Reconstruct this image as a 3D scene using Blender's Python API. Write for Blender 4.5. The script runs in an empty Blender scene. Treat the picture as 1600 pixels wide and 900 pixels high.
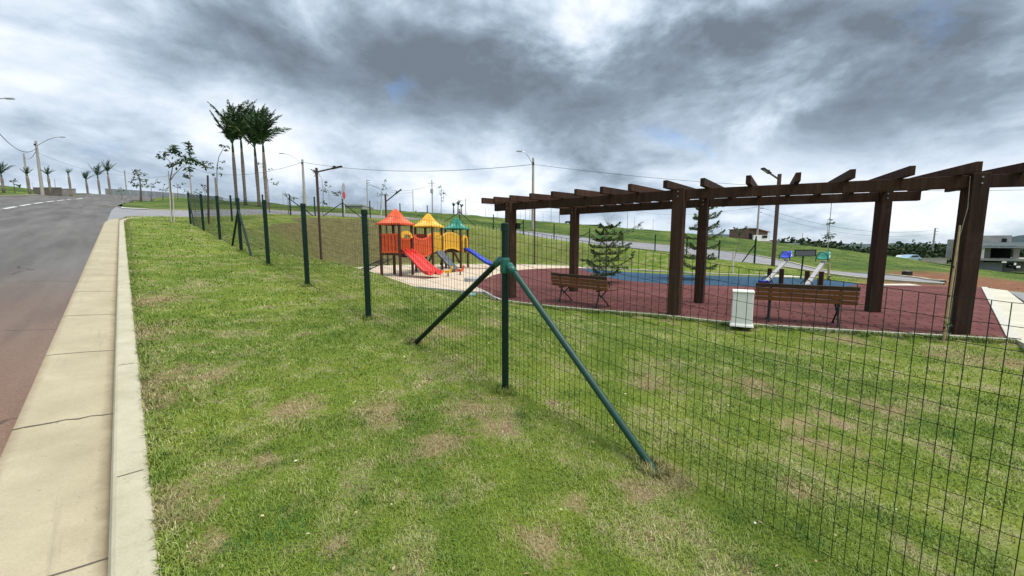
import bpy, math, random
import numpy as np
from mathutils import Vector, Matrix
R = math.radians
random.seed(7)
rng = np.random.default_rng(11)
sc = bpy.context.scene
col = sc.collection

# ---------------------------------------------------------------- camera, sky, sun, exposure
F_PX, PITCH, EYE = 620.0, math.atan(70/620.0), 1.6
cam = bpy.data.cameras.new('camera'); cam_o = bpy.data.objects.new('camera', cam); col.objects.link(cam_o)
cam.sensor_width = 36; cam.lens = 36*F_PX/1600; cam.clip_start = .05; cam.clip_end = 9000
cam_o.location = (0, 0, EYE); cam_o.rotation_euler = (math.pi/2-PITCH, 0, 0)
sc.camera = cam_o
sc.view_settings.view_transform = 'Standard'; sc.view_settings.look = 'None'
sc.view_settings.gamma = 1; sc.view_settings.use_curve_mapping = False
sc.view_settings.exposure = 0.56
SUN_EL, SUN_AZ = R(62), R(120)        # azimuth clockwise from +Y
sun = bpy.data.lights.new('sun', 'SUN'); sun.energy = 3.0; sun.angle = R(25); sun.color = (1, .945, .86)
sun_o = bpy.data.objects.new('sun', sun); col.objects.link(sun_o)
sun_o.rotation_euler = (math.pi/2-SUN_EL, 0, math.pi-SUN_AZ)
sun_o.location = (0, 0, 60)

world = bpy.data.worlds.new('World'); sc.world = world; world.use_nodes = True
def build_world():
    nt = world.node_tree; nt.nodes.clear(); L = nt.links
    def N(t, **k):
        n = nt.nodes.new(t)
        for a, b in k.items(): setattr(n, a, b)
        return n
    def M(op, a, b=None, c=None, clamp=False):
        n = N('ShaderNodeMath', operation=op, use_clamp=clamp)
        for i, v in enumerate((a, b, c)):
            if v is None: continue
            if isinstance(v, (int, float)): n.inputs[i].default_value = v
            else: L.new(v, n.inputs[i])
        return n.outputs[0]
    out = N('ShaderNodeOutputWorld'); bg = N('ShaderNodeBackground'); L.new(bg.outputs[0], out.inputs[0])
    bg.inputs[1].default_value = .1
    sky = N('ShaderNodeTexSky', sky_type='NISHITA', sun_disc=False, sun_elevation=SUN_EL, sun_rotation=SUN_AZ)
    sky.air_density = 1.0; sky.dust_density = 1.5
    tc = N('ShaderNodeTexCoord'); sep = N('ShaderNodeSeparateXYZ'); L.new(tc.outputs['Generated'], sep.inputs[0])
    X, Y, Z = sep.outputs
    zz = M('ADD', M('MAXIMUM', Z, 0.0), .46)
    px, py = M('DIVIDE', X, zz), M('DIVIDE', Y, zz)
    cmb = N('ShaderNodeCombineXYZ'); L.new(px, cmb.inputs[0]); L.new(py, cmb.inputs[1])
    def noise(scale, detail, rough, dist=0., off=(0, 0, 0), vec=None):
        mp = N('ShaderNodeMapping'); mp.inputs['Location'].default_value = off
        L.new(vec or cmb.outputs[0], mp.inputs[0])
        n = N('ShaderNodeTexNoise'); n.inputs['Scale'].default_value = scale; n.inputs['Detail'].default_value = detail
        n.inputs['Roughness'].default_value = rough; n.inputs['Distortion'].default_value = dist
        L.new(mp.outputs[0], n.inputs['Vector']); return n.outputs[0]
    big = noise(1.0, 3, .5, .3, (3.1, 1.7, 0))
    c3 = N('ShaderNodeCombineXYZ'); L.new(X, c3.inputs[0]); L.new(Y, c3.inputs[1]); L.new(M('MULTIPLY', Z, 1.9), c3.inputs[2])
    midp = noise(2.0, 8, .56, .30, (7.3, 2.2, 1)); mid3 = noise(3.1, 10, .57, .25, (5.9, 3.4, 1.7), c3.outputs[0]); mid = M('ADD', M('MULTIPLY', midp, .12), M('MULTIPLY', mid3, .88))
    f3 = noise(6.5, 9, .58, .3, (5.1, 1.1, 9.2), c3.outputs[0]); bil = M('SUBTRACT', 1.0, M('MULTIPLY', M('ABSOLUTE', M('SUBTRACT', f3, .5)), 3.2)); fine = M('MULTIPLY_ADD', bil, .5, .10)
    az = M('ARCTAN2', X, Y); el = M('ARCSINE', Z)
    wob = M('MULTIPLY', M('SUBTRACT', mid, .5), .7)
    azw = M('ADD', az, wob); elw = M('ADD', el, M('MULTIPLY', M('SUBTRACT', mid, .5), .30))
    def blob(a, e, wa, we, amp):
        q = M('POWER', M('ABSOLUTE', M('DIVIDE', M('SUBTRACT', azw, R(a)), R(wa))), 2.0)
        w = M('POWER', M('ABSOLUTE', M('DIVIDE', M('SUBTRACT', elw, R(e)), R(we))), 2.0)
        return M('MULTIPLY', M('EXPONENT', M('MULTIPLY', M('ADD', q, w), -1.0)), amp)
    # luminance of the cloud deck: base + noise + the large masses seen in the sky
    lum = M('ADD', .595, M('MULTIPLY', M('SUBTRACT', mid, .5), 2.3))
    lum = M('ADD', lum, M('MULTIPLY', M('SUBTRACT', fine, .5), .38))
    lum = M('ADD', lum, M('MULTIPLY', M('SUBTRACT', big, .5), .6))
    for b in [(-2, 21, 20, 5.5, -.40), (-38, 22, 14, 6, -.12), (38, 14, 14, 4, -.26), (20, 22, 12, 5, -.12), (48, 22, 10, 4, -.12), (27, 25, 9, 3, .15),
              (-24, 12, 10, 4, .12), (-10, 7.5, 18, 3, .22), (-45, 24, 9, 4, .1), (14, 10, 14, 4, .14), (42, 5, 14, 3, .18), (-40, 4, 16, 3.5, .12), (35, 8, 9, 2.5, .12)]:
        lum = M('ADD', lum, blob(*b))
    # the bright veil round the hidden sun, high above the frame
    glow = M('MULTIPLY', M('POWER', M('MAXIMUM', M('MULTIPLY_ADD', Z, 2.2, -1.2), 0.0), 1.2), 1.3)
    rmp = N('ShaderNodeValToRGB'); L.new(lum, rmp.inputs[0]); cr = rmp.color_ramp
    cr.elements[0].position = .08; cr.elements[0].color = (1.25, 1.55, 1.9, 1)
    cr.elements[1].position = 1.0; cr.elements[1].color = (7.2, 7.6, 8.1, 1)
    for p_, c_ in [(.32, (1.9, 2.4, 3.0)), (.52, (3.1, 3.8, 4.65)), (.70, (4.7, 5.45, 6.3)), (.85, (6.0, 6.5, 7.1))]:
        e_ = cr.elements.new(p_); e_.color = (*c_, 1)
    vm = N('ShaderNodeVectorMath', operation='SCALE'); L.new(rmp.outputs[0], vm.inputs[0]); L.new(M('ADD', 1.0, glow), vm.inputs['Scale'])
    # holes of blue between the clouds
    hole = M('ADD', M('SUBTRACT', noise(2.3, 6, .55, .4, (11.2, 4.4, 6)), .66), M('ADD', M('ADD', blob(-37, 15, 4, 2.5, .22), blob(24, 11.5, 9, 2.0, .22)), blob(-20, 17.5, 2.5, 1.5, .14)))
    hole = M('ADD', hole, M('ADD', blob(40, 1.5, 18, 2.0, .16), blob(55, 27, 5, 3, .14)))
    hm = M('MULTIPLY', hole, 5.0, clamp=True); hm = M('MULTIPLY', hm, .7)
    skb = N('ShaderNodeVectorMath', operation='MULTIPLY'); L.new(sky.outputs[0], skb.inputs[0]); skb.inputs[1].default_value = (.85, 1.12, 1.40)
    mix = N('ShaderNodeMix', data_type='RGBA'); L.new(hm, mix.inputs[0]); L.new(vm.outputs[0], mix.inputs[6]); L.new(skb.outputs[0], mix.inputs[7])
    L.new(mix.outputs[2], bg.inputs[0])
build_world()

# ---------------------------------------------------------------- helpers: frames
CA, SA = .7194, .6945
def st2xy(s, t): return (-SA*s+CA*t, CA*s+SA*t)      # s runs uphill along the kerb, t into the park
def xy2st(x, y): return (-SA*x+CA*y, CA*x+SA*y)
PZ = .05                                             # level of the play area
SK_U = [-400, -100, 0, 100, 165, 250, 330, 370, 450, 560, 655, 740, 860, 930, 1050, 1111, 1200, 1350, 1480, 1600, 2200]
SK_E = [.15, .14, .134, .120, .115, .117, .113, .106, .0945, .0849, .0768, .0677, .0516, .043, .0274, .0177, .0032, -.0242, -.052, -.072, -.08]
YR = [60, 60, 60, 60, 60, 48, 44, 42, 40, 42, 47, 47, 45, 43, 41, 37, 31, 24, 18, 14, 10]
YC = [90, 90, 85, 80, 75, 70, 66, 62, 70, 85, 90, 90, 92, 92, 92, 92, 92, 90, 90, 90, 90]
PLAZA = [(-1.11, 10.1), (-.29, 9.7), (.63, 9.2), (2.3, 8.4), (3.75, 8.2), (5.5, 7.6), (6.6, 7.35), (8.2, 7.3), (10.2, 7.6), (12.1, 7.4), (13.5, 6.9), (15.2, 6.5), (16.8, 6.5), (21.3, 7.4),
         (24.4, 9.4), (26.3, 12.7), (24.8, 18), (21.6, 20.8), (18.5, 21.6), (16.2, 21.7), (12.5, 21.4), (9.2, 21.2), (6.5, 21.5), (2, 21.6), (-1.5, 21.6), (-4, 21.5), (-4, 10.1)]
def seg_dist(px, py, poly, closed=True):
    d = np.full(np.shape(px), 1e9); n = len(poly)
    for i in range(n if closed else n-1):
        ax, ay = poly[i]; bx, by = poly[(i+1) % n]
        vx, vy = bx-ax, by-ay
        k = np.clip(((px-ax)*vx+(py-ay)*vy)/(vx*vx+vy*vy), 0, 1)
        d = np.minimum(d, np.hypot(px-ax-k*vx, py-ay-k*vy))
    return d
def inside(px, py, poly):
    r = np.zeros(np.shape(px), bool); n = len(poly)
    for i in range(n):
        ax, ay = poly[i]; bx, by = poly[(i+1) % n]
        if ay == by: continue
        c = ((ay > py) != (by > py)) & (px < (bx-ax)*(py-ay)/(by-ay)+ax)
        r ^= c
    return r
def sstep(x): x = np.clip(x, 0, 1); return x*x*(3-2*x)
def wav(x, y, k, ph): return np.sin(x*k+ph)*np.cos(y*k*1.13+ph*1.7)+.5*np.sin(x*k*2.3+y*k*1.1+ph*2)
def H_st(s, t):
    s = np.asarray(s, float); t = np.asarray(t, float)
    x, y = -SA*s+CA*t, CA*s+SA*t
    base = np.where(s < 70, .1*s, 7+.05*(s-70))
    base = base+.35*sstep((s-24)/10)*sstep((t-3)/6)
    drop = .095*np.clip(t-23.5, 0, 9.5)*sstep((45-s)/20+.6)-.045*np.clip(t-31, 0, 9)+.02*np.clip(t-42, 0, 70)
    drop = drop*(.15+.85*sstep((s+2)/8)*np.ones_like(t))
    z = base-drop
    # ground outside the play area blends down to it
    d = seg_dist(s, t, PLAZA); ins = inside(s, t, PLAZA)
    d = np.where(ins, 0, d)
    wdt = np.where(t < 8.5, 3.6, np.where(s > 20, 6.0, 5.0))
    k = sstep((d-.35)/wdt)
    z = (PZ-.03)*(1-k)+z*k
    low = sstep((8-s)/4)*sstep((d)/.3)*(1-k)*sstep((12-t)/2)*.07
    z = z-low
    # hill beyond the road
    yy = np.maximum(y, 1.0); u = 800+620*x/yy
    e = np.interp(u, SK_U, SK_E); yr = np.interp(u, SK_U, YR); yc = np.interp(u, SK_U, YC)
    # smooth the skyline table
    e2 = (np.interp(u-25, SK_U, SK_E)+np.interp(u+25, SK_U, SK_E)+e*2)/4
    zh = EYE+e2*yy-np.where(yy < yc, .0005*(yy-yc)**2, .055*(yy-yc))
    w = sstep((yy-yr-6)/22)*(y > 5)
    z = z*(1-w)+zh*w
    far = sstep((np.hypot(x, y)-45)/40)
    z = z+far*.10*wav(x, y, .35, 1.)+far*.06*wav(x, y, .9, 2.)
    # little unevenness of the lawns
    lawn = sstep((t-.25)/1.0)*(k > .3)
    z = z+lawn*.010*wav(x, y, 1.9, .4)+lawn*.006*wav(x, y, 4.7, 2.1)
    # bank to the left of the road
    z = z+sstep((-9.3-t)/6)*1.1
    return z
def H(x, y):
    s, t = xy2st(x, y); return float(H_st(np.array([s]), np.array([t]))[0])
def ray(u, v):
    c, s = math.cos(PITCH), math.sin(PITCH); b = (450-v)/F_PX
    return (u-800)/F_PX, c+b*s, b*c-s
def pt(u, v, y):                                       # point at forward distance y
    d = ray(u, v); k = y/d[1]; return Vector((d[0]*k, y, EYE+d[2]*k))
def gp(u, v, z=PZ):                                    # point on the level z
    d = ray(u, v); k = (z-EYE)/d[2]; return Vector((d[0]*k, d[1]*k, z))
_ks = np.concatenate([np.arange(1, 12, .02), np.arange(12, 60, .08), np.arange(60, 400, .5)])
def hit(u, v):                                         # first point of the ground on that line of sight
    d = ray(u, v); X = d[0]*_ks; Y = d[1]*_ks; Z = EYE+d[2]*_ks
    s, t = -SA*X+CA*Y, CA*X+SA*Y
    h = H_st(s, t); idx = np.nonzero(Z < h)[0]
    if len(idx) == 0: i = int(np.argmin(Z-h))
    else: i = int(idx[0])
    return Vector((X[i], Y[i], h[i]))
def on(u, y):                                          # ground point at column u and distance y
    x = (u-800)/F_PX*(math.cos(PITCH)**-1)*y*math.cos(PITCH); return Vector((x, y, H(x, y)))

# ---------------------------------------------------------------- helpers: materials
def mat(name, color, rough=.7, spec=.3, metal=0., var=0., vscale=8., bump=0., bscale=40., color2=None, detail=6, stretch=None, emit=None, coat=0.):
    m = bpy.data.materials.new(name); m.use_nodes = True; nt = m.node_tree; b = nt.nodes['Principled BSDF']; L = nt.links
    b.inputs['Base Color'].default_value = (*color, 1); b.inputs['Roughness'].default_value = rough
    b.inputs['Metallic'].default_value = metal; b.inputs['Specular IOR Level'].default_value = spec
    b.inputs['Coat Weight'].default_value = coat
    tc = nt.nodes.new('ShaderNodeTexCoord'); src = tc.outputs['Object']
    if stretch:
        mp = nt.nodes.new('ShaderNodeMapping'); mp.inputs['Scale'].default_value = stretch; L.new(src, mp.inputs[0]); src = mp.outputs[0]
    if var or color2:
        n = nt.nodes.new('ShaderNodeTexNoise'); n.inputs['Scale'].default_value = vscale; n.inputs['Detail'].default_value = detail; L.new(src, n.inputs['Vector'])
        n.inputs['Roughness'].default_value = .62
        r = nt.nodes.new('ShaderNodeValToRGB'); L.new(n.outputs[0], r.inputs[0])
        c2 = color2 or tuple(c*(1-var) for c in color)
        r.color_ramp.elements[0].position = .32; r.color_ramp.elements[0].color = (*c2, 1)
        r.color_ramp.elements[1].position = .68; r.color_ramp.elements[1].color = (*(tuple(min(1, c*(1+var*.6)) for c in color)), 1)
        L.new(r.outputs[0], b.inputs['Base Color'])
    if bump:
        n2 = nt.nodes.new('ShaderNodeTexNoise'); n2.inputs['Scale'].default_value = bscale; n2.inputs['Detail'].default_value = 5; L.new(src, n2.inputs['Vector'])
        bp = nt.nodes.new('ShaderNodeBump'); bp.inputs['Strength'].default_value = bump; bp.inputs['Distance'].default_value = .01
        L.new(n2.outputs[0], bp.inputs['Height']); L.new(bp.outputs[0], b.inputs['Normal'])
    if emit: b.inputs['Emission Color'].default_value = (*emit, 1); b.inputs['Emission Strength'].default_value = 1
    return m
class NB:
    """small node-graph builder on a material"""
    def __init__(s, name, rough=.9, spec=.15):
        s.m = bpy.data.materials.new(name); s.m.use_nodes = True; s.nt = s.m.node_tree; s.b = s.nt.nodes['Principled BSDF']; s.L = s.nt.links
        s.b.inputs['Roughness'].default_value = rough; s.b.inputs['Specular IOR Level'].default_value = spec
        g = s.nt.nodes.new('ShaderNodeNewGeometry'); s.pos = g.outputs['Position']; s.geo = g
    def n(s, t, **k):
        q = s.nt.nodes.new(t)
        for a, b in k.items(): setattr(q, a, b)
        return q
    def put(s, sock, v):
        if isinstance(v, (int, float)): sock.default_value = v
        elif isinstance(v, tuple): sock.default_value = (*v, 1) if len(v) == 3 and sock.type == 'RGBA' else v
        else: s.L.new(v, sock)
    def M(s, op, a, b=None, c=None, clamp=False):
        q = s.n('ShaderNodeMath', operation=op, use_clamp=clamp)
        for i, v in enumerate((a, b, c)):
            if v is not None: s.put(q.inputs[i], v)
        return q.outputs[0]
    def map(s, scale=(1, 1, 1), rot=0., off=(0, 0, 0), src=None):
        q = s.n('ShaderNodeMapping'); q.inputs['Scale'].default_value = scale; q.inputs['Rotation'].default_value = (0, 0, rot); q.inputs['Location'].default_value = off
        s.L.new(src or s.pos, q.inputs[0]); return q.outputs[0]
    def noise(s, scale, detail=5, rough=.6, vec=None, dist=0.):
        q = s.n('ShaderNodeTexNoise'); q.inputs['Scale'].default_value = scale; q.inputs['Detail'].default_value = detail
        q.inputs['Roughness'].default_value = rough; q.inputs['Distortion'].default_value = dist
        s.L.new(vec or s.pos, q.inputs['Vector']); return q.outputs[0]
    def ramp(s, fac, stops):
        q = s.n('ShaderNodeValToRGB'); s.L.new(fac, q.inputs[0]); e = q.color_ramp.elements
        e[0].position, e[0].color = stops[0][0], (*stops[0][1], 1); e[1].position, e[1].color = stops[-1][0], (*stops[-1][1], 1)
        for p_, c_ in stops[1:-1]: k = e.new(p_); k.color = (*c_, 1)
        return q.outputs[0]
    def mix(s, fac, a, b, mode='MIX'):
        q = s.n('ShaderNodeMix', data_type='RGBA', blend_type=mode); s.put(q.inputs[0], fac); s.put(q.inputs[6], a); s.put(q.inputs[7], b); return q.outputs[2]
    def step(s, v, lo, hi):
        q = s.n('ShaderNodeMapRange'); q.inputs[1].default_value = lo; q.inputs[2].default_value = hi; s.L.new(v, q.inputs[0]); return q.outputs[0]
    def color(s, c): s.put(s.b.inputs['Base Color'], c)
    def bump(s, h, strength=.5, dist=.02):
        q = s.n('ShaderNodeBump'); q.inputs['Strength'].default_value = strength; q.inputs['Distance'].default_value = dist
        s.L.new(h, q.inputs['Height']); s.L.new(q.outputs[0], s.b.inputs['Normal'])

# ---------------------------------------------------------------- helpers: objects
def tag(o, label=None, cat=None, group=None, kind=None):
    if label: o['label'] = label
    if cat: o['category'] = cat
    if group: o['group'] = group
    if kind: o['kind'] = kind
    return o
def empty(name, loc, rz=0., **k):
    o = bpy.data.objects.new(name, None); o.empty_display_size = .2; o.location = loc; o.rotation_euler = (0, 0, rz); col.objects.link(o); return tag(o, **k)
def root_of(o):
    while o.parent: o = o.parent
    return o
class MB:
    def __init__(s): s.v = []; s.f = []; s.mi = []
    def add(s, vs, fs):
        n = len(s.v); s.v += [tuple(v) for v in vs]; s.f += [tuple(i+n for i in f) for f in fs]; return s
    def box(s, c, size, rz=0., rot=None):
        sx, sy, sz = [k/2 for k in size]; M_ = rot or Matrix.Rotation(rz, 3, 'Z'); c = Vector(c)
        vs = [c+M_ @ Vector((a*sx, b*sy, d*sz)) for d in (-1, 1) for a, b in ((-1, -1), (1, -1), (1, 1), (-1, 1))]
        return s.add(vs, [(3, 2, 1, 0), (4, 5, 6, 7), (0, 1, 5, 4), (1, 2, 6, 5), (2, 3, 7, 6), (3, 0, 4, 7)])
    def beam(s, p0, p1, w, h, up=(0, 0, 1)):
        p0, p1 = Vector(p0), Vector(p1); d = (p1-p0).normalized(); r = d.cross(Vector(up)).normalized(); u = r.cross(d)
        vs = [p+r*a*w/2+u*b*h/2 for p in (p0, p1) for a, b in ((-1, -1), (1, -1), (1, 1), (-1, 1))]
        return s.add(vs, [(3, 2, 1, 0), (4, 5, 6, 7), (0, 1, 5, 4), (1, 2, 6, 5), (2, 3, 7, 6), (3, 0, 4, 7)])
    def tube(s, pts, rad, n=8, cap=True):
        pts = [Vector(p) for p in pts]; m = len(pts)
        if isinstance(rad, (int, float)): rad = [rad]*m
        d0 = (pts[1]-pts[0]).normalized(); ref = Vector((0, 0, 1)) if abs(d0.z) < .9 else Vector((1, 0, 0))
        r = d0.cross(ref).normalized(); vs = []
        for i, p in enumerate(pts):
            d = (pts[min(i+1, m-1)]-pts[max(i-1, 0)]).normalized()
            r = (r-d*r.dot(d)).normalized(); b = d.cross(r)
            for k in range(n):
                a = 2*math.pi*k/n; vs.append(p+(r*math.cos(a)+b*math.sin(a))*rad[i])
        fs = [(i*n+k, i*n+(k+1) % n, (i+1)*n+(k+1) % n, (i+1)*n+k) for i in range(m-1) for k in range(n)]
        if cap: fs += [tuple(range(n))[::-1], tuple((m-1)*n+k for k in range(n))]
        return s.add(vs, fs)
    def prism(s, poly, z0, z1):
        n = len(poly); vs = [(x, y, z0) for x, y in poly]+[(x, y, z1) for x, y in poly]
        return s.add(vs, [tuple(range(n))[::-1], tuple(range(n, 2*n))]+[(i, (i+1) % n, n+(i+1) % n, n+i) for i in range(n)])
    def extrude(s, poly3, vec):
        n = len(poly3); v = Vector(vec); vs = [Vector(q) for q in poly3]; vs += [q+v for q in vs]
        return s.add(vs, [tuple(range(n))[::-1], tuple(range(n, 2*n))]+[(i, (i+1) % n, n+(i+1) % n, n+i) for i in range(n)])
    def grid(s, rows):
        m, n = len(rows), len(rows[0])
        return s.add([q for r_ in rows for q in r_], [(i*n+j, i*n+j+1, (i+1)*n+j+1, (i+1)*n+j) for i in range(m-1) for j in range(n-1)])
    def ball(s, c, r, n=10, m=6, sq=(1, 1, 1)):
        c = Vector(c); vs = [c+Vector((0, 0, -r*sq[2]))]
        for i in range(1, m):
            a = math.pi*i/m-math.pi/2
            for k in range(n): b = 2*math.pi*k/n; vs.append(c+Vector((math.cos(a)*math.cos(b)*r*sq[0], math.cos(a)*math.sin(b)*r*sq[1], math.sin(a)*r*sq[2])))
        vs.append(c+Vector((0, 0, r*sq[2]))); fs = []
        for k in range(n): fs += [(0, 1+(k+1) % n, 1+k), (len(vs)-1, 1+(m-2)*n+k, 1+(m-2)*n+(k+1) % n)]
        for i in range(m-2):
            for k in range(n): fs.append((1+i*n+k, 1+i*n+(k+1) % n, 1+(i+1)*n+(k+1) % n, 1+(i+1)*n+k))
        return s.add(vs, fs)
    def leaf(s, p, d, up, L_, w):
        p, d = Vector(p), Vector(d).normalized(); r = d.cross(Vector(up));
        if r.length < 1e-4: r = d.cross(Vector((1, .2, 0)))
        r = r.normalized()*w/2
        return s.add([p, p+d*L_*.45+r, p+d*L_, p+d*L_*.45-r], [(0, 1, 2, 3)])
    def build(s, name, m, parent=None, local=False, smooth=False, bevel=0., **k):
        me = bpy.data.meshes.new(name); vs = s.v
        o = bpy.data.objects.new(name, me)
        if parent and not local:
            ro = root_of(parent).location; vs = [(a-ro.x, b-ro.y, c-ro.z) for a, b, c in vs]
        elif not parent and not local and k.get('kind') is None:
            xs = np.array(vs); c0 = (float((xs[:, 0].min()+xs[:, 0].max())/2), float((xs[:, 1].min()+xs[:, 1].max())/2), float(xs[:, 2].min()))
            vs = [(a-c0[0], b-c0[1], c-c0[2]) for a, b, c in vs]; o.location = c0
        me.from_pydata(vs, [], s.f); me.update()
        if m: me.materials.append(m)
        if smooth: me.polygons.foreach_set('use_smooth', [True]*len(me.polygons))
        col.objects.link(o)
        if parent: o.parent = parent
        if bevel:
            bm = o.modifiers.new('bevel', 'BEVEL'); bm.width = bevel; bm.segments = 2; bm.limit_method = 'ANGLE'
        return tag(o, **k)
def copy_tree(o, parent=None):
    c = o.copy(); col.objects.link(c)
    if parent: c.parent = parent
    for ch in list(o.children): copy_tree(ch, c)
    return c
def bigmesh(name, V, F4, m, **k):
    """V (n,3), F4 (m,4) or (m,3) arrays -> mesh object"""
    me = bpy.data.meshes.new(name); n = F4.shape[1]
    me.vertices.add(len(V)); me.vertices.foreach_set('co', V.astype(np.float32).ravel())
    me.loops.add(F4.size); me.loops.foreach_set('vertex_index', F4.astype(np.int32).ravel())
    me.polygons.add(len(F4)); me.polygons.foreach_set('loop_start', (np.arange(len(F4))*n).astype(np.int32)); me.polygons.foreach_set('loop_total', np.full(len(F4), n, np.int32))
    me.update(calc_edges=True); me.validate()
    me.materials.append(m); o = bpy.data.objects.new(name, me); col.objects.link(o); return tag(o, **k)

# ---------------------------------------------------------------- materials
def st_vec(nb):   # (s, t, 0) coordinates from position
    return nb.map(scale=(1, -1, 1), src=nb.map(rot=-math.atan2(CA, -SA)))
def grass_color(nb, blade=False):
    P1 = nb.noise(.35, 4, .55); P2 = nb.noise(1.7, 5, .65, dist=.4); P3 = nb.noise(7., 5, .7); P4 = nb.noise(60., 3, .7)
    green = nb.ramp(nb.M('ADD', nb.M('MULTIPLY', P1, .5), nb.M('MULTIPLY', P2, .5)), [(.34, (.066, .125, .010)), (.5, (.145, .198, .022)), (.66, (.250, .280, .050))])
    if blade:
        rnd = nb.geo.outputs['Random Per Island']
        green = nb.mix(nb.M('MULTIPLY', rnd, .7), green, (.20, .29, .055))
        straw = nb.ramp(rnd, [(.0, (.17, .22, .055)), (.5, (.32, .33, .13)), (1, (.50, .45, .25))])
        f = nb.M('ADD', nb.M('ADD', P2, nb.M('MULTIPLY', nb.M('SUBTRACT', P3, .5), .6)), nb.M('MULTIPLY', nb.M('SUBTRACT', rnd, .5), .55))
        c = nb.mix(nb.step(f, .60, .88), green, straw)
        c = nb.mix(nb.step(nb.M('ADD', nb.noise(3.1, 4, .6, nb.map(off=(9, 2, 0))), nb.M('MULTIPLY', nb.M('SUBTRACT', rnd, .5), .3)), .60, .72), c, (.045, .12, .018))
        return c
    straw = nb.ramp(P3, [(.3, (.22, .23, .09)), (.7, (.33, .30, .15))])
    soil = nb.ramp(P4, [(.35, (.13, .075, .042)), (.65, (.27, .185, .105))])
    c = nb.mix(nb.step(nb.M('ADD', P2, nb.M('MULTIPLY', nb.M('SUBTRACT', P3, .5), .5)), .52, .68), green, straw)
    c = nb.mix(nb.step(nb.M('ADD', nb.M('ADD', P2, nb.M('MULTIPLY', nb.M('SUBTRACT', P3, .5), .9)), nb.M('MULTIPLY', nb.M('SUBTRACT', P4, .5), .4)), .66, .76), c, soil)
    shade = nb.ramp(P4, [(.3, (.55, .55, .55)), (.7, (1.15, 1.15, 1.15))])
    return nb.mix(1., c, shade, 'MULTIPLY')
WORN = [(*hit(u, v).xy, r_) for u, v, r_ in [(240, 605, .34), (215, 520, .30), (265, 795, .16), (235, 470, .35), (600, 650, .16), (680, 700, .14), (740, 640, .20), (760, 665, .13), (845, 850, .10), (520, 860, .05), (1040, 745, .13), (985, 765, .08),
    (1290, 695, .16), (1250, 670, .12), (1310, 660, .12), (1580, 568, .30), (1500, 560, .25), (1330, 533, .20), (1020, 600, .16), (1180, 600, .22), (700, 520, .25), (460, 640, .14), (420, 720, .07), (330, 850, .06), (1250, 770, .09), (1380, 640, .18), (650, 535, .1), (900, 780, .06)]]
def worn_mask(nb, pos):
    m = None; wn = nb.M('ADD', nb.M('MULTIPLY', nb.noise(4.5, 5, .75, src_off(nb), .8), .9), nb.M('MULTIPLY', nb.noise(28., 3, .7), .5))
    flat = nb.n('ShaderNodeVectorMath', operation='MULTIPLY'); nb.L.new(nb.pos, flat.inputs[0]); flat.inputs[1].default_value = (1, 1, 0)
    for x_, y_, r_ in WORN:
        d = nb.n('ShaderNodeVectorMath', operation='DISTANCE'); nb.L.new(flat.outputs[0], d.inputs[0]); d.inputs[1].default_value = (x_, y_, 0)
        q = nb.M('DIVIDE', d.outputs['Value'], r_*1.6); m = q if m is None else nb.M('MINIMUM', m, q)
    return nb.M('MULTIPLY', nb.step(nb.M('ADD', m, nb.M('MULTIPLY', nb.M('SUBTRACT', wn, .7), 4.5)), 1.05, .2), .72)
def src_off(nb): return nb.map(off=(3, 5, 0))
nb = NB('grass_ground'); 
stv = st_vec(nb); sp = nb.n('ShaderNodeSeparateXYZ'); nb.L.new(stv, sp.inputs[0]); S_, T_ = sp.outputs[0], sp.outputs[1]
gc = grass_color(nb); wm = worn_mask(nb, nb.pos)
gc = nb.mix(wm, gc, nb.ramp(nb.noise(55., 4, .75), [(.3, (.15, .088, .05)), (.5, (.27, .18, .105)), (.7, (.36, .29, .18))]))
sepp = nb.n('ShaderNodeSeparateXYZ'); nb.L.new(nb.pos, sepp.inputs[0]); XX, YY = sepp.outputs[0], sepp.outputs[1]
wb = nb.M('MULTIPLY', nb.M('SUBTRACT', nb.noise(.6, 4), .5), 6.)
# bare brown soil bank behind the fence
nrm = nb.n('ShaderNodeSeparateXYZ'); nb.L.new(nb.geo.outputs['Normal'], nrm.inputs[0])
bankc = nb.ramp(nb.noise(5., 5, .7), [(.35, (.085, .055, .030)), (.6, (.17, .115, .062)), (.75, (.13, .135, .045))])
bk = nb.M('MULTIPLY', nb.step(nb.M('ADD', S_, wb), 24., 27.), nb.step(nb.M('ADD', T_, wb), 22., 15.))
bk = nb.M('MULTIPLY', bk, nb.step(nrm.outputs[2], .985, .95))
gc = nb.mix(nb.M('MULTIPLY', bk, .9), gc, bankc)
bank2 = nb.mix(.55, gc, nb.ramp(nb.noise(2.5, 5, .7), [(.35, (.065, .07, .022)), (.65, (.13, .14, .045))]))
gc = nb.mix(nb.M('MULTIPLY', nb.step(nrm.outputs[2], .985, .955), nb.step(nb.M('ADD', S_, wb), 12., 18.)), gc, bank2)
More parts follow.
